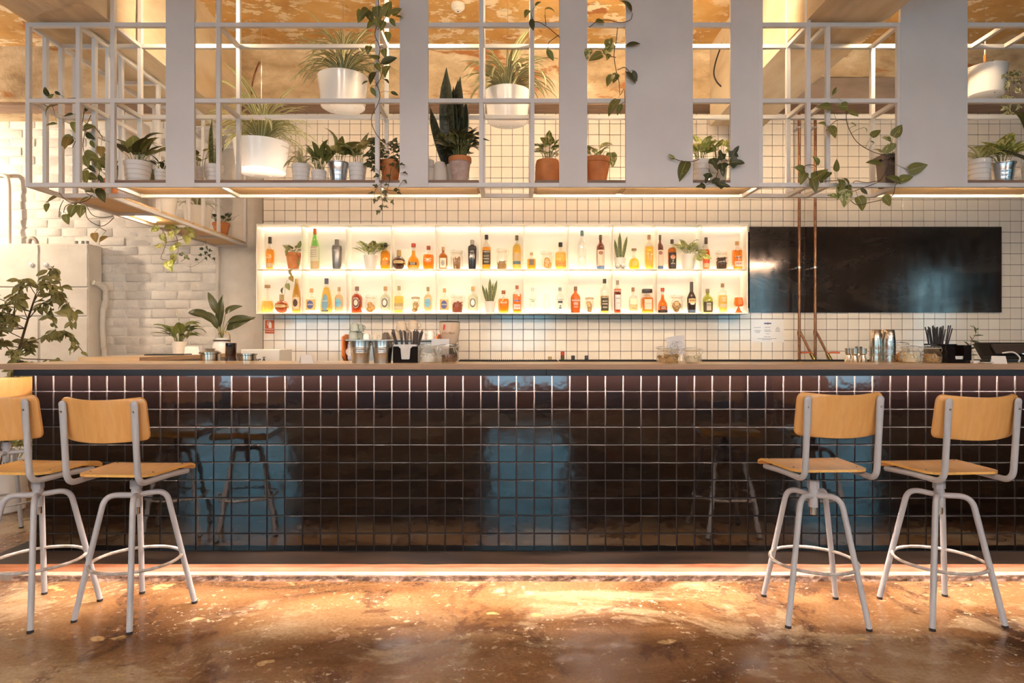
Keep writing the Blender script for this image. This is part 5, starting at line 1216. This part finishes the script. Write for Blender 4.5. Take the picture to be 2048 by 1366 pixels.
def clipjar(label, loc, r, H, kind, n=10, fillh=.6, clip=True, seed=1, group='jars on the lit shelf', squat=False):
    o = thing('glass_jar', label, 'jar', loc, 0, group)
    if squat: pr = [(r*.80, 0), (r*.97, H*.10), (r, H*.35), (r*.95, H*.55), (r*.78, H*.70), (r*.74, H*.75), (r*.80, H*.80)]
    else: pr = [(r*.86, 0), (r*.95, H*.05), (r*.96, H*.6), (r*.86, H*.74), (r*.80, H*.78), (r*.82, H*.84)]
    MB().lathe(pr, 24).build('body', M_jar, o, 50)
    lid = MB().lathe([(r*.90, H*.85), (r*.92, H*.88), (r*.90, H*.95), (r*.5, H*.985), (r*.2, H)], 24).build('lid', M_jar if clip else plain((.55, .42, .26), .4), o, 50)
    if clip:
        MB().tube([(r*.86*math.cos(2*math.pi*i/24), r*.86*math.sin(2*math.pi*i/24), H*.845) for i in range(25)], .0022, 5, False).build('seal', plain((.70, .58, .40)), o)
        MB().tube(smoothpath([(r*.9, 0, H*.94), (r*1.08, 0, H*.90), (r*1.10, -.005, H*.74), (r*.98, -.008, H*.62)]), .0016, 5).tube(smoothpath([(-r*.88, 0, H*.84), (-r*1.04, 0, H*.9), (-r*.9, 0, H*.97), (-r*.3, -r*.4, H)]), .0014, 5).build('wire_clip', M_silver, o, 60)
    fillbits(o, kind, r*.90, H*fillh, n, seed)
    return o
for i, (row, px, w, top, kind, n, fh, clip, d) in enumerate(((0, 914, 27, 500, 'sticks', 14, .62, True, 'cinnamon sticks'), (0, 1004, 24, 497, 'nuts', 60, .40, True, 'nuts'), (0, 1093, 25, 502, 'orange', 9, .62, True, 'dried orange slices'), (0, 1443, 26, 502, 'beans', 120, .66, True, 'coffee beans'),
        (1, 742, 23, 590, 'orange', 10, .62, True, 'dried citrus slices'), (1, 831, 19, 593, 'slices', 10, .7, False, 'dried lemon slices'), (1, 914.5, 27, 589, 'chilli', 60, .6, True, 'dried chillies'), (1, 1179, 19, 594, 'slices', 10, .7, False, 'dried lime slices'), (1, 1353, 26, 590, 'slices', 12, .66, True, 'dried citrus rings'))):
    k = YBT/F; clipjar('%s jar of %s in %s' % ('clip top' if clip else 'cork lidded', d, which(px, row)), (PX(px, YBT), YBT, ZROW[row]), w*k/2, PZ(top, YBT)-ZROW[row], kind, n, fh, clip, i)
# orange lamp and sunglasses on the shelf
o = thing('table_lamp', 'tiny orange table lamp at the right end of the lower lit shelf', 'lamp', (PX(1477, YBT), YBT, ZROW[1])); k = YBT/F
MB().lathe([(8*k, 0), (8*k, .004), (5*k, 4*k), (2.2*k, 9*k), (2.5*k, 11*k)], 8).build('base', M_orange, o, 40); MB().lathe([(7*k, 13*k), (9.5*k, 17*k), (7.5*k, 31*k)], 8).build('shade', mat('orange_shade', (.80, .18, .02), .4), o); MB().tube([(0, 0, 10*k), (0, 0, 15*k)], .004, 8).build('stem', M_black, o)
MB().tube(smoothpath([(-2*k, -.01, 8*k), (-9*k, -.02, 11*k), (-8*k, -.02, 5*k), (0, -.03, 7*k), (8*k, -.02, 5*k), (9*k, -.02, 10*k), (2*k, -.01, 9*k)]), .0015, 5).build('cord', M_black, o, 60)
o = thing('sunglasses', 'pair of sunglasses leaning on the grey snake plant pot', 'sunglasses', (PX(1241, 5.61), 5.612, ZROW[0]))
for s in (-1, 1): MB().lathe([(.020, -.0015), (.022, 0), (.020, .0015)], 16, Matrix.Translation((s*.025, 0, .030)) @ Matrix.Rotation(R(90), 4, 'X')).build('lens', M_blackgloss, o); MB().tube([(s*.047, 0, .034), (s*.052, .02, .02), (s*.055, .03, .001)], .0014, 5).build('temple', M_gold, o)
MB().tube([(-.006, 0, .034), (0, -.001, .037), (.006, 0, .034)], .0015, 5).build('bridge', M_gold, o)

# ================================================================== things on the bar top
def onbar(name, label, cat, px, Y=3.55, z=ZT, group=None): return thing(name, label, cat, (PX(px, Y), Y, z), 0, group)
def tent(label, px, Y, w, h, z=ZT, flip=1):
    o = onbar('tent_card', label, 'table card', px, Y, z); k = Y/F; w *= k; h *= k
    b = MB(); L = h*.62
    for y0_, y1_ in ((-L, 0), (L, 0)):
        t_ = .0012; b.add([(-w/2, y0_, 0), (w/2, y0_, 0), (w/2*.86, y1_, h), (-w/2*.86, y1_, h), (-w/2, y0_+t_, 0), (w/2, y0_+t_, 0), (w/2*.86, y1_+t_, h), (-w/2*.86, y1_+t_, h)], [(0, 1, 2, 3), (7, 6, 5, 4), (0, 4, 5, 1), (2, 6, 7, 3), (0, 3, 7, 4), (1, 5, 6, 2)])
    b.build('card', M_paper, o); o.rotation_euler = (0, 0, R(32*flip))
    return o
tent('small white tent card left of the metal buckets', 612, 3.52, 24, 17)
for px, nm in ((721, 'left'), (765, 'right')):
    Y = 3.60; k = Y/F; o = onbar('metal_bucket', '%s of two galvanised buckets on the bar' % nm, 'bucket', px, Y, group='metal buckets on the bar'); r = 21.5*k; h = PZ(681, Y)-ZT
    pr = [(r*.78, 0), (r*.79, h*.04)]
    for q in (.45, .52, .62, .69): pr += [(r*(.79+.2*(q-.012)), h*(q-.012)), (r*(.80+.2*q), h*q), (r*(.79+.2*(q+.012)), h*(q+.012))]
    MB().lathe(pr+[(r*.98, h*.97), (r*1.02, h*.98), (r*1.02, h), (r*.95, h), (r*.92, h*.9)], 28).build('body', M_brushed, o, 40)
    for s in (-1, 1): MB().lathe([(.010, -.003), (.010, .003)], 10, Matrix.Translation((s*r*1.0, 0, h*.86)) @ Matrix.Rotation(R(90), 4, 'Y')).build('ear', M_silver, o)
def napkin_box(label, px, Y, w, h, straws, z=ZT, front=True, inkseed=0, depth=.11):
    o = onbar('napkin_holder', label, 'napkin holder', px, Y, z, 'napkin holders on the bar'); k = Y/F; w = w*k; h = h*k; d = depth; t_ = .004
    prf = [(-w/2, 0), (w/2, 0), (w/2, h), (w*.20+.012, h), (w*.20, h-.012), (w*.17, h*.28), (w*.15, h*.22), (-w*.15, h*.22), (-w*.17, h*.28), (-w*.20, h-.012), (-w*.20-.012, h), (-w/2, h)]
    MB().prism(prf, 0, t_, Matrix.Rotation(R(90), 4, 'X')).build('front_panel', M_blackgloss, o)
    MB().box(-w/2, -w/2+t_, 0, d, 0, h).build('side_panel', M_blackgloss, o); MB().box(w/2-t_, w/2, 0, d, 0, h).build('side_panel', M_blackgloss, o)
    MB().box(-w/2, w/2, d, d+t_, 0, h*1.02).build('back_panel', M_blackgloss, o); MB().box(-w/2+t_, w/2-t_, 0, d, 0, t_).build('base_panel', M_blackgloss, o)
    rg = random.Random(px)
    hn = h*(1.12 if front else .40)
    b = MB()
    for q in range(10): b.cbox(-w*.42, w*.42, .002+d*.5*q/10, .002+d*.5*(q+.85)/10, t_, hn-rg.uniform(0, .006), .0006)
    tag(b.build('napkins', M_napkin, o), kind='stuff')
    for q in range(straws):
        x = rg.uniform(-w*.30, w*.30); lean = x*1.0+rg.uniform(-.03, .03); H = h*rg.uniform(1.75, 2.02); y = rg.uniform(d*.62, d*.95)
        st_ = thing('straw', 'black paper drinking straw standing in the napkin holder', 'straw', Vector(o.location)+Vector((x, y, t_)), 0, 'black straws in the napkin holder at %s' % ('left' if px < 1024 else 'right'))
        st_['label'] = 'black drinking straw in the %s napkin holder' % ('left' if px < 1024 else 'right')
        C.objects.unlink(st_); bpy.data.objects.remove(st_)
        s_ = MB().tube([(0, 0, 0), (lean, rg.uniform(-.01, .01), H)], .0035, 7).build('straw', plain((.11, .08, .065) if px < 1024 else (.04, .03, .027), .5), None, 60, Vector(o.location)+Vector((x, y, t_)))
        tag(s_, 'black drinking straw standing in the %s napkin holder' % ('left' if px < 1024 else 'right'), 'straw', 'black straws in the %s napkin holder' % ('left' if px < 1024 else 'right'))
    return o
napkin_box('black napkin holder with paper napkins beside the buckets', 811, 3.56, 50, 33, 34)
k = 3.58/F
clipjar('squat clip top jar of sugar beside the left napkin holder', (PX(857, 3.57), 3.57, ZT), 19*k, 37*k, 'sugar', 60, .50, True, 31, 'jars on the bar', True)
clipjar('squat clip top jar of star anise with a card behind it', (PX(898, 3.57), 3.57, ZT), 19.5*k, 37*k, 'star', 40, .42, True, 32, 'jars on the bar', True)
tag(MB().cbox(-.052, .052, 0, .0012, 0, .138, .0003).build('white_card', M_paper, None, None, (PX(880, 3.66), 3.66, ZT), (R(-6), 0, 0)), 'blank white card standing behind the two left jars', 'card')
def mat_(label, x0_, x1_, y0_=3.80, y1_=3.92):
    o = thing('bar_mat', label, 'bar mat', ((PX(x0_, 3.85)+PX(x1_, 3.85))/2, (y0_+y1_)/2, ZT), 0, 'rubber bar mats'); w_ = (PX(x1_, 3.85)-PX(x0_, 3.85))/2; d = (y1_-y0_)/2
    MB().cbox(-w_, w_, -d, d, 0, .005, .001).build('base', M_rubber, o)
    b = MB(); n = int(w_*2/.012)
    for i in range(n):
        for j in range(6): x = -w_+.008+(2*w_-.016)*i/(n-1); y = -d+.012+(2*d-.024)*j/5; b.box(x-.003, x+.003, y-.003, y+.003, .005, .0095)
    tag(b.build('nubs', M_rubber, o), kind='stuff')
mat_('black rubber bar mat left of the centre', 918, 1115); mat_('black rubber bar mat in the middle of the bar', 1118, 1314); mat_('black rubber bar mat between centre jars and pipes', 1400, 1592); mat_('black rubber bar mat under the shakers', 1600, 1800)
k = 3.57/F
clipjar('squat clip top jar of walnuts with a card behind it', (PX(1342, 3.53), 3.53, ZT), 18.5*k, 30*k, 'nuts', 70, .5, True, 41, 'jars on the bar', True)
clipjar('squat clip top jar of pale seeds right of the walnut jar', (PX(1384, 3.53), 3.53, ZT), 19*k, 30*k, 'pale', 70, .40, True, 42, 'jars on the bar', True)
clipjar('squat clip top jar half hidden behind the walnut jar', (PX(1330, 3.66), 3.66, ZT), 18*k, 33*k, 'nuts', 40, .4, True, 43, 'jars on the bar', True)
o = thing('drawing_card', 'white card with an ink drawing leaning behind the seed jars', 'card', (PX(1357, 3.68), 3.68, ZT)); cr = MB().cbox(-.052, .052, 0, .0012, .04, .155, .0003).build('card', M_paper, o, None, None, (0, R(-8), 0))
b = MB(); rg = random.Random(5)
for q in range(9):
    c0 = Vector((rg.uniform(-.022, .022), 0, .095+rg.uniform(-.02, .02))); rr = rg.uniform(.006, .016)
    b.tube([c0+Vector((rr*math.cos(a*.5), -.0006, rr*1.2*math.sin(a*.5))) for a in range(12)], .0006, 4)
b.build('ink_drawing', plain((.30, .26, .26)), cr)
# jiggers and shakers
def jigger(label, px, Y):
    o = onbar('jigger', label, 'jigger', px, Y, ZT+(.0095 if Y > 3.8 else 0), 'jiggers beside the shakers'); k = 3.75/F
    MB().lathe([(8.5*k, 0), (4*k, 14*k), (4*k, 15*k), (6.5*k, 16*k), (7*k, 27*k), (6.4*k, 27*k), (5.8*k, 17*k)], 20).build('cup', M_chrome, o, 40)
    MB().lathe([(4.3*k, 13.5*k), (4.8*k, 14.5*k), (4.3*k, 15.5*k)], 18).build('collar', M_brass, o, 40)
jigger('steel jigger standing frontmost of the group', 1709, 3.70); jigger('leftmost steel jigger beside the shaker tins', 1697, 3.79); jigger('rightmost steel jigger beside the shaker tins', 1726, 3.72); jigger('steel jigger at the back of the group', 1717, 3.86)
for i, (px, Y, top) in enumerate(((1752, 3.72, 660), (1769, 3.80, 659), (1778, 3.70, 660))):
    k = Y/F; base = ZT+(.0095 if Y > 3.8 else 0); H = PZ(top, Y)-base; o = onbar('shaker_tin', ['plain shaker tins stacked on the bar, left of three', 'shaker tin stack half hidden between two others', 'hammered shaker tins stacked on the bar, right of three'][i], 'cocktail shaker', px, Y, base, 'stacked shaker tins')
    r = 12.3*k
    for q in range(3):
        z0_ = H*.20*q; MB().lathe([(r*.98, z0_), (r, z0_+.004), (r*.92, z0_+H*.30), (r*.78, z0_+H*.55 if q < 2 else H*.99), (r*.74, z0_+H*.57 if q < 2 else H)], 24).build('tin', M_chrome if i < 2 else m_vary('hammered_steel_%d' % q, (.60, .55, .50), (.74, .70, .64), .16, 90, .6, 1, bd=.004), o, 40)
k = 3.55/F
clipjar('squat clip top jar of dried ginger right of the shakers', (PX(1821, 3.54), 3.54, ZT), 19*k, 35*k, 'pale', 70, .5, True, 51, 'jars on the bar', True)
clipjar('squat clip top jar of dried apple beside the right napkin holder', (PX(1862, 3.55), 3.55, ZT), 19*k, 35*k, 'nuts', 60, .5, True, 52, 'jars on the bar', True)
clipjar('tall clip top jar half hidden behind the ginger jar', (PX(1801, 3.72), 3.72, ZT), 17*k, 42*k, 'orange', 8, .5, True, 53, 'jars on the bar')
napkin_box('black napkin holder almost empty at right, in front of another', 1918, 3.52, 48, 36, 0, front=False)
napkin_box('black napkin holder full of straws behind the right one', 1893, 3.70, 40, 36, 26, front=False)
o = onbar('leaf_sprig', 'green leafy sprig in a bud vase behind the right napkin holder', 'plant', 1938, 3.75); MB().lathe([(.02, 0), (.026, .02), (.02, .06), (.010, .09), (.012, .11), (.008, .11)], 16).build('vase', M_jar, o, 40)
vine(o, 3.75, [[(1938, 708), (1938, 696), (1945, 680), (1951, 668), (1952, 658), (1946, 651)]], [(1938, 693, 16, 220, 'zz'), (1944, 683, 14, 235, 'zz'), (1944, 682, 20, 10, 'zz'), (1950, 672, 18, 350, 'zz'), (1951, 668, 13, 250, 'zz'), (1942, 690, 22, 355, 'zz'), (1938, 700, 22, 345, 'zz'), (1938, 710, 14, 0, 'zz'), (1952, 662, 12, 330, 'zz'), (1950, 656, 14, 200, 'zz'), (1948, 652, 12, 60, 'zz')], .0015, M_gstem)
# till terminal
o = onbar('till_terminal', 'black tablet till seen from behind at the right end', 'till', 2025, 3.66); k = 3.6/F
mt = Matrix.Translation((0, 0, .012)) @ Matrix.Rotation(R(-38), 4, 'X') @ Matrix.Rotation(0, 4, 'Y')
MB().cbox(-65*k, 75*k, -.03, .0, 0, 40*k, .008, mt).build('screen_housing', M_black, o); MB().cbox(-40*k, 60*k, -.05, -.03, 6*k, 30*k, .006, mt).build('rear_hump', mat('dark_plastic', (.05, .04, .038), .3), o)
MB().box(-45*k, 65*k, .0, .13, 0, .014).build('base', M_black, o); MB().tube(smoothpath([(-32*k, -.04, .055), (-18*k, -.07, .06), (-8*k, -.08, .03), (-10*k, -.08, .004)]), .0045, 6).build('cable', M_paper, o, 60); MB().tube(smoothpath([(8*k, -.04, .05), (20*k, -.06, .05), (16*k, -.07, .008)]), .004, 6).build('cable', M_silver, o, 60)
tent('white tent card in front of the till', 1997, 3.47, 26, 15, flip=-1)
tag(MB().lathe([(.020, 0), (.032, .004), (.034, .008), (.030, .008), (.018, .004)], 20).build('saucer', M_potwhite, None, 40, (PX(1972, 3.46), 3.46, ZT)), 'small white saucer left of the till card', 'saucer')
tag(MB().cbox(-.018, .018, -.014, .014, 0, .016, .002).build('eraser_block', M_paper, None, None, (PX(1950, 3.50), 3.50, ZT)), 'small white paper block beside the saucer', 'paper block')
# speed rail bottle tops just behind the bar
rail_ = thing('speed_rail', 'steel bottle rail hung behind the bar', 'bottle rail', (PX(1140, 4.05), 4.05, .95)); MB().box(-.55, .55, -.09, .06, -.01, 0).box(-.55, .55, -.095, -.09, -.01, .05).build('tray', M_brushed, rail_); MB().box(-.02, .02, -.11, -.095, -.95, .02).build('bracket', M_brushed, rail_)
for px, top, col, d in ((1100, 713, (.50, .36, .18), 'cork topped bottle neck, leftmost behind the bar'), (1125, 703, (.55, .06, .02), 'red and green bottle neck behind the bar'), (1146, 711, (.04, .035, .04), 'short dark capped bottle neck behind the bar'), (1173, 711, (.03, .03, .05), 'dark capped bottle neck, rightmost behind the bar')):
    Y = 4.06; k = Y/F; H = PZ(top, Y)-.95; o = thing('bottle', d, 'bottle', (PX(px, Y), Y, .95), 0, 'bottles in the speed rail')
    MB().lathe([(.034, 0), (.036, .01), (.036, H*.45), (.014, H*.68), (.0125, H*.9)], 16).build('body', glass((.35, .55, .20)), o, 50); MB().lathe([(.012, H*.80), (.0125, H*.98), (.010, H)], 14).build('cap', plain(col), o, 40)
# coffee things on the return worktop
def lid_pot(label, px, top, w, lid):
    Y = 4.05; k = Y/F; H = PZ(top, Y)-1.0; o = thing('steel_pot', label, 'pot', (PX(px, Y), Y, 1.0), 0, 'steel pots at the left end'); r = w*k/2
    MB().lathe([(r*.86, 0), (r*.9, .01), (r*.92, H*.88), (r*1.04, H*.90), (r*1.04, H*.94), (r*.9, H*.94), (r*.88, H*.5)], 28).build('body', M_chrome, o, 40)
    if lid: MB().lathe([(r*1.02, H*.942), (r*.7, H*.99), (r*.45, H)], 24).lathe([(r*.4, H), (r*.5, H+.012), (r*.3, H+.014)], 18).build('lid', M_brushed, o, 40)
ls = thing('side_ledge', 'narrow wooden ledge behind the left end of the bar', 'ledge', (-1.95, 4.08, .97)); MB().cbox(-.38, .20, -.10, .10, 0, .03, .002).build('board', M_shelfwood, ls); MB().box(-.36, -.32, -.08, .08, -.97, 0).box(.14, .18, -.08, .08, -.97, 0).build('leg', M_painted, ls)
lid_pot('lidded steel pot at the left end of the bar', 420, 701, 40, True); lid_pot('open steel bowl right of the brown coffee dripper', 495, 704, 36, False)
o = thing('coffee_dripper', 'brown glass coffee dripper between two steel pots', 'coffee dripper', (PX(462, 4.05), 4.05, 1.0)); k = 4.05/F; z_ = lambda py: PZ(py, 4.05)-1.0
MB().lathe([(13*k, 0), (13*k, z_(725)), (10*k, z_(712)), (10.5*k, z_(711)), (10.5*k, z_(686)), (9.8*k, z_(686)), (9.6*k, z_(709))], 24).build('glass', glass((.30, .10, .045), .14), o, 50)
MB().lathe([(9.4*k, z_(709)), (9.4*k, z_(690))], 20).build('filter', plain((.20, .085, .045), .7), o)
tag(MB().cbox(-.13, .13, -.10, .10, 0, .008, .002).build('menu_book', M_black, None, None, (-2.50, 4.55, 1.1565), (0, 0, R(12))), 'thin black menu book on the return worktop', 'menu')
tent('white tent card on the black menu book', 386, 4.72, 28, 16, 1.157, 1); bpy.data.objects['tent_card.002'].location.x = -2.42
bx = thing('white_box', 'white box with black capital letters beside the steel bowl', 'box', (PX(510, 4.35), 4.35, .80)); MB().cbox(-.10, .17, 0, .25, 0, PZ(699, 4.35)-.80, .004).build('carton', M_potmatte, bx); lettering(bx, 'USĂ', M_ink, (.03, -.001, PZ(724, 4.35)-.80), .10)
tag(MB().cbox(PX(510, 4.35)-.14, PX(510, 4.35)+.22, 4.32, 4.64, 0, .80, .004).build('low_cabinet', M_painted), 'low white cabinet carrying the lettered box', 'cabinet')
# espresso machine, cups, grinder on the working counter
YM = 5.33; em = thing('espresso_machine', 'espresso machine with orange side panels behind the buckets', 'espresso machine', (PX(785, YM), YM, ZBC)); k = YM/F
zm = PZ(679, YM)-ZBC; w_ = (880-693)*k/2
MB().cbox(-w_+.03, w_-.03, -.05, .28, .05, zm-.012, .006).build('body', M_brushed, em); MB().cbox(-w_+.02, w_-.02, -.10, .30, zm-.012, zm, .003).build('cup_tray', M_brushed, em)
for s in (-1, 1):
    pf = [(-.10, 0), (.24, 0), (.28, zm*.55), (.24, zm+.03), (-.02, zm+.045), (-.13, zm+.02), (-.13, zm*.62), (-.06, zm*.5)]
    MB().prism(pf, s*w_-(.012 if s > 0 else -.0), s*w_+(.0 if s > 0 else .012), Matrix(((0, 0, 1, 0), (1, 0, 0, 0), (0, 1, 0, 0), (0, 0, 0, 1)))).build('side_panel', M_orange, em)
MB().lathe([(.035, 0), (.035, .006)], 20, Matrix.Translation((-w_+.05, -.056, zm*.72)) @ Matrix.Rotation(R(90), 4, 'X')).build('gauge', M_potwhite, em); MB().cbox(-w_+.03, -w_+.09, -.056, -.05, zm*.55, zm*.9, .002).build('badge', plain((.55, .58, .75)), em)
for s in (-.12, .12): MB().tube([(s, -.10, zm*.42), (s, -.22, zm*.38)], .012, 8).build('portafilter', M_black, em)
def cup(label, px, top, w, m, inv=True, Y=YM, z=None, tilt=0):
    k = Y/F; r = w*k/2; H = r*1.75; z0_ = (ZBC+zm) if z is None else z
    o = thing('cup', label, 'cup', (PX(px, Y), Y, z0_), RNG.uniform(-1, .6), 'cups on the espresso machine')
    pr = [(r, 0), (r*.98, H*.35), (r*.78, H*.85), (r*.55, H*.97), (r*.5, H)] if inv else [(r*.5, 0), (r*.6, H*.03), (r*.9, H*.45), (r, H), (r*.93, H), (r*.85, H*.5)]
    MB().lathe(pr, 20).build('bowl', m, o, 45)
    MB().tube(smoothpath([(r*.85, 0, H*.75), (r*1.35, 0, H*.7), (r*1.4, 0, H*.35), (r*.93, 0, H*.25)]), r*.10, 6).build('handle', m, o, 60)
    return H
h1 = cup('grey green cup upside down at the left end of the machine', 706, 0, 19, M_cupgrey); cup('grey green cup stacked on the left one', 709, 0, 18, M_cupgrey, z=ZBC+zm+h1, Y=YM)
h1 = cup('grey green cup behind the left cups', 718, 0, 18, M_cupgrey, Y=YM+.09); cup('grey green cup on top at the back', 719, 0, 18, M_cupgrey, z=ZBC+zm+h1, Y=YM+.09)
cup('small clear glass among the cups', 749, 0, 14, M_jar, Y=YM); cup('beige cup right of the small glass', 733, 0, 14, M_potwhite, Y=YM-.02)
cup('dark cup left of the straws', 772, 0, 16, M_cupdark, Y=YM); h1 = cup('beige cup behind the straws', 790, 0, 20, M_cupbeige, Y=YM+.08); cup('tilted looking beige cup on top behind the straws', 803, 0, 22, M_cupbeige, z=ZBC+zm+h1, Y=YM+.09)
h1 = cup('beige cup right behind the straws', 812, 0, 22, M_cupbeige, Y=YM+.10); cup('beige cup topping the pile right of the straws', 826, 0, 22, M_cupbeige, z=ZBC+zm+h1, Y=YM+.09)
cup('white cup with red mark right of the straws', 842, 0, 20, M_potwhite, Y=YM); cup('white cup at the right end of the machine', 861, 0, 20, M_potwhite, Y=YM+.03); cup('white cup behind the right end cups', 852, 0, 18, M_potwhite, Y=YM+.11)
gr = thing('coffee_grinder', 'coffee grinder with clear bean hopper marked by red heads', 'coffee grinder', (PX(899, 5.35), 5.35, ZBC)); k = 5.35/F; zg = lambda py: PZ(py, 5.35)-ZBC
MB().cbox(-.07, .07, -.08, .10, 0, zg(688), .012).build('body', M_black, gr); hop = MB().lathe([(13*k, zg(688)), (17*k, zg(682)), (20.5*k, zg(660)), (20.5*k, zg(645))], 28).build('hopper', mat('milky_hopper', (.52, .42, .33), .25), gr, 40)
MB().lathe([(21*k, zg(645)), (21*k, zg(643.5)), (18*k, zg(642))], 28).build('hopper_lid', M_black, gr, 40)
head = [(0, 0), (1.2, .2), (2.0, 1.0), (2.2, 2.2), (3.6, 3.0), (3.3, 4.4), (4.2, 5.0), (3.6, 6.2), (3.9, 8.0), (4.6, 10.5), (3.6, 12.2), (1.6, 12.8), (.6, 11.0), (.2, 8.5), (-.6, 6.5), (-.2, 4.5), (-1.4, 2.2)]
for s, x, m_ in ((1, -14, plain((.55, .03, .02))), (-1, 14, plain((.60, .36, .26)))):
    a_ = math.asin(max(-1, min(1, x/20.5))); kk = k*.92
    poly = [(s*px_*kk, pz_*kk) for px_, pz_ in head]; poly = poly if s > 0 else poly[::-1]
    x_ = x*k*.72
    MB().prism(poly, 0, .0015, Matrix.Translation((x_, -math.sqrt((20.5*k)**2-x_**2)-.001, zg(661))) @ Matrix.Rotation(math.asin(x_/(20.5*k)), 4, 'Z') @ Matrix.Rotation(R(90), 4, 'X')).build('head_emblem', m_, hop)
lettering(hop, 'Julius Meinl', plain((.25, .12, .08)), (0, -20.5*k-.003, zg(666)), 26*k)
tag(MB().box(-.03, .03, -.02, .02, 0, .02).build('spare_part', M_black, None, None, (PX(925, 5.3), 5.3, ZBC)), 'small black tamper base hidden right of the grinder', 'tamper')
bpy.data.objects.remove(bpy.data.objects['spare_part'])

# ================================================================== white cabinet on the brick wall
YCB = 5.84; xcl, xcr = -5.35, PX(175, YCB); zct = PZ(487, YCB); cb = thing('wall_cabinet', 'tall white painted electrical cabinet on the brick wall', 'cabinet', ((xcl+xcr)/2, YCB, 0)); cxo = -(xcl+xcr)/2
MB().cbox(xcl+cxo, xcr+cxo+.002, .012, YB-YCB-.008, 0, zct, .004).build('carcass', M_painted, cb)
def cz(py): return PZ(py, YCB)
xm = PX(78, YCB)
for (xa_, xb_, za_, zb_) in ((xcl+.02, xm-.012, cz(573), cz(489)), (xm+.012, xcr-.004, cz(573), cz(489)), (xcl+.02, xcr-.004, cz(631), cz(577)), (xcl+.02, xm-.012, .55, cz(635)), (xm+.012, xcr-.004, .55, cz(635)), (xcl+.02, xcr-.004, .06, .53)):
    d_ = MB().cbox(xa_+cxo, xb_+cxo, 0, .011, za_, zb_, .003).build('door', M_painted, cb)
    if za_ > 1.7:
        kx = xb_-.055 if xb_ < xm else xa_+.055
        MB().lathe([(.022, 0), (.022, .010), (.016, .014)], 18, Matrix.Translation((kx+cxo, 0, cz(530))) @ Matrix.Rotation(R(90), 4, 'X')).lathe([(.007, .014), (.007, .018)], 10, Matrix.Translation((kx+cxo, 0, cz(530))) @ Matrix.Rotation(R(90), 4, 'X')).build('knob', M_potwhite, d_, 40)
        for zz_ in (za_+.06, zb_-.06): MB().tube([(xb_+cxo+.004, -.002, zz_-.025), (xb_+cxo+.004, -.002, zz_+.025)], .005, 8).build('hinge', M_painted, d_)
MB().cbox(PX(118, YCB)+cxo, PX(137, YCB)+cxo, -.002, 0, cz(500), cz(490), .0005).build('plate', M_painted, cb)
for px in (141, 154, 163): MB().lathe([(.014, zct), (.014, zct+.035), (.010, zct+.037)], 12, Matrix.Translation((PX(px, YCB)+cxo, .08, 0))).build('cable_gland', plain((.30, .31, .32)), cb)
MB().tube(smoothpath([(PX(45, YCB)+cxo, .08, zct), (PX(47, YCB)+cxo, .08, zct+.05), (PX(54, YCB)+cxo, .08, zct+.062), (PX(60, YCB)+cxo, .08, zct+.03), (PX(60, YCB)+cxo, .08, zct)]), .018, 10).build('conduit_bend', plain((.40, .35, .30)), cb, 50)
hs = thing('flexible_hose', 'white corrugated hose curving down beside the white cabinet', 'hose', (PX(206, 5.95), 5.95, 0)); hx = PX(206, 5.95)
pts = smoothpath([P(186, 565, 5.86), P(200, 570, 5.92), P(210, 580, 5.97), P(211, 600, 5.97), P(207, 618, 5.98), P(205, 650, 5.98), P(207, 690, 5.98), P(209, 730, 5.98), P(209, 960, 5.98)], 14)
MB().tube([p-Vector((hx, 5.95, 0)) for p in pts], [.023+.003*(i % 2) for i in range(len(pts))], 10).build('hose', M_painted, hs, 40)
tag(MB().tube(fillet([P(-40, 350, 5.97), P(14, 350, 5.97), P(18, 372, 5.97), P(18.5, 488, 5.97)], .10, 6), .018, 10).build('wall_conduit', M_painted, None, 50), 'white painted conduit bending down to the top of the cabinet', 'pipe')
tag(MB().tube(smoothpath([P(436, 494, 6.0), P(437, 540, 6.02), P(436, 600, 6.02), P(437, 700, 6.02), P(437, 980, 6.02)]), .004, 6).build('wall_cable', M_plaster, None, 60), 'thin cable running down the corner beside the plaster', 'cable')
tag(MB().tube([(-3.72, 5.75, 0), (-3.72, 5.75, 1.05)], .035, 12).build('floor_pipe', M_painted, None, 40), 'white pipe standing on the floor by the brick wall', 'pipe')
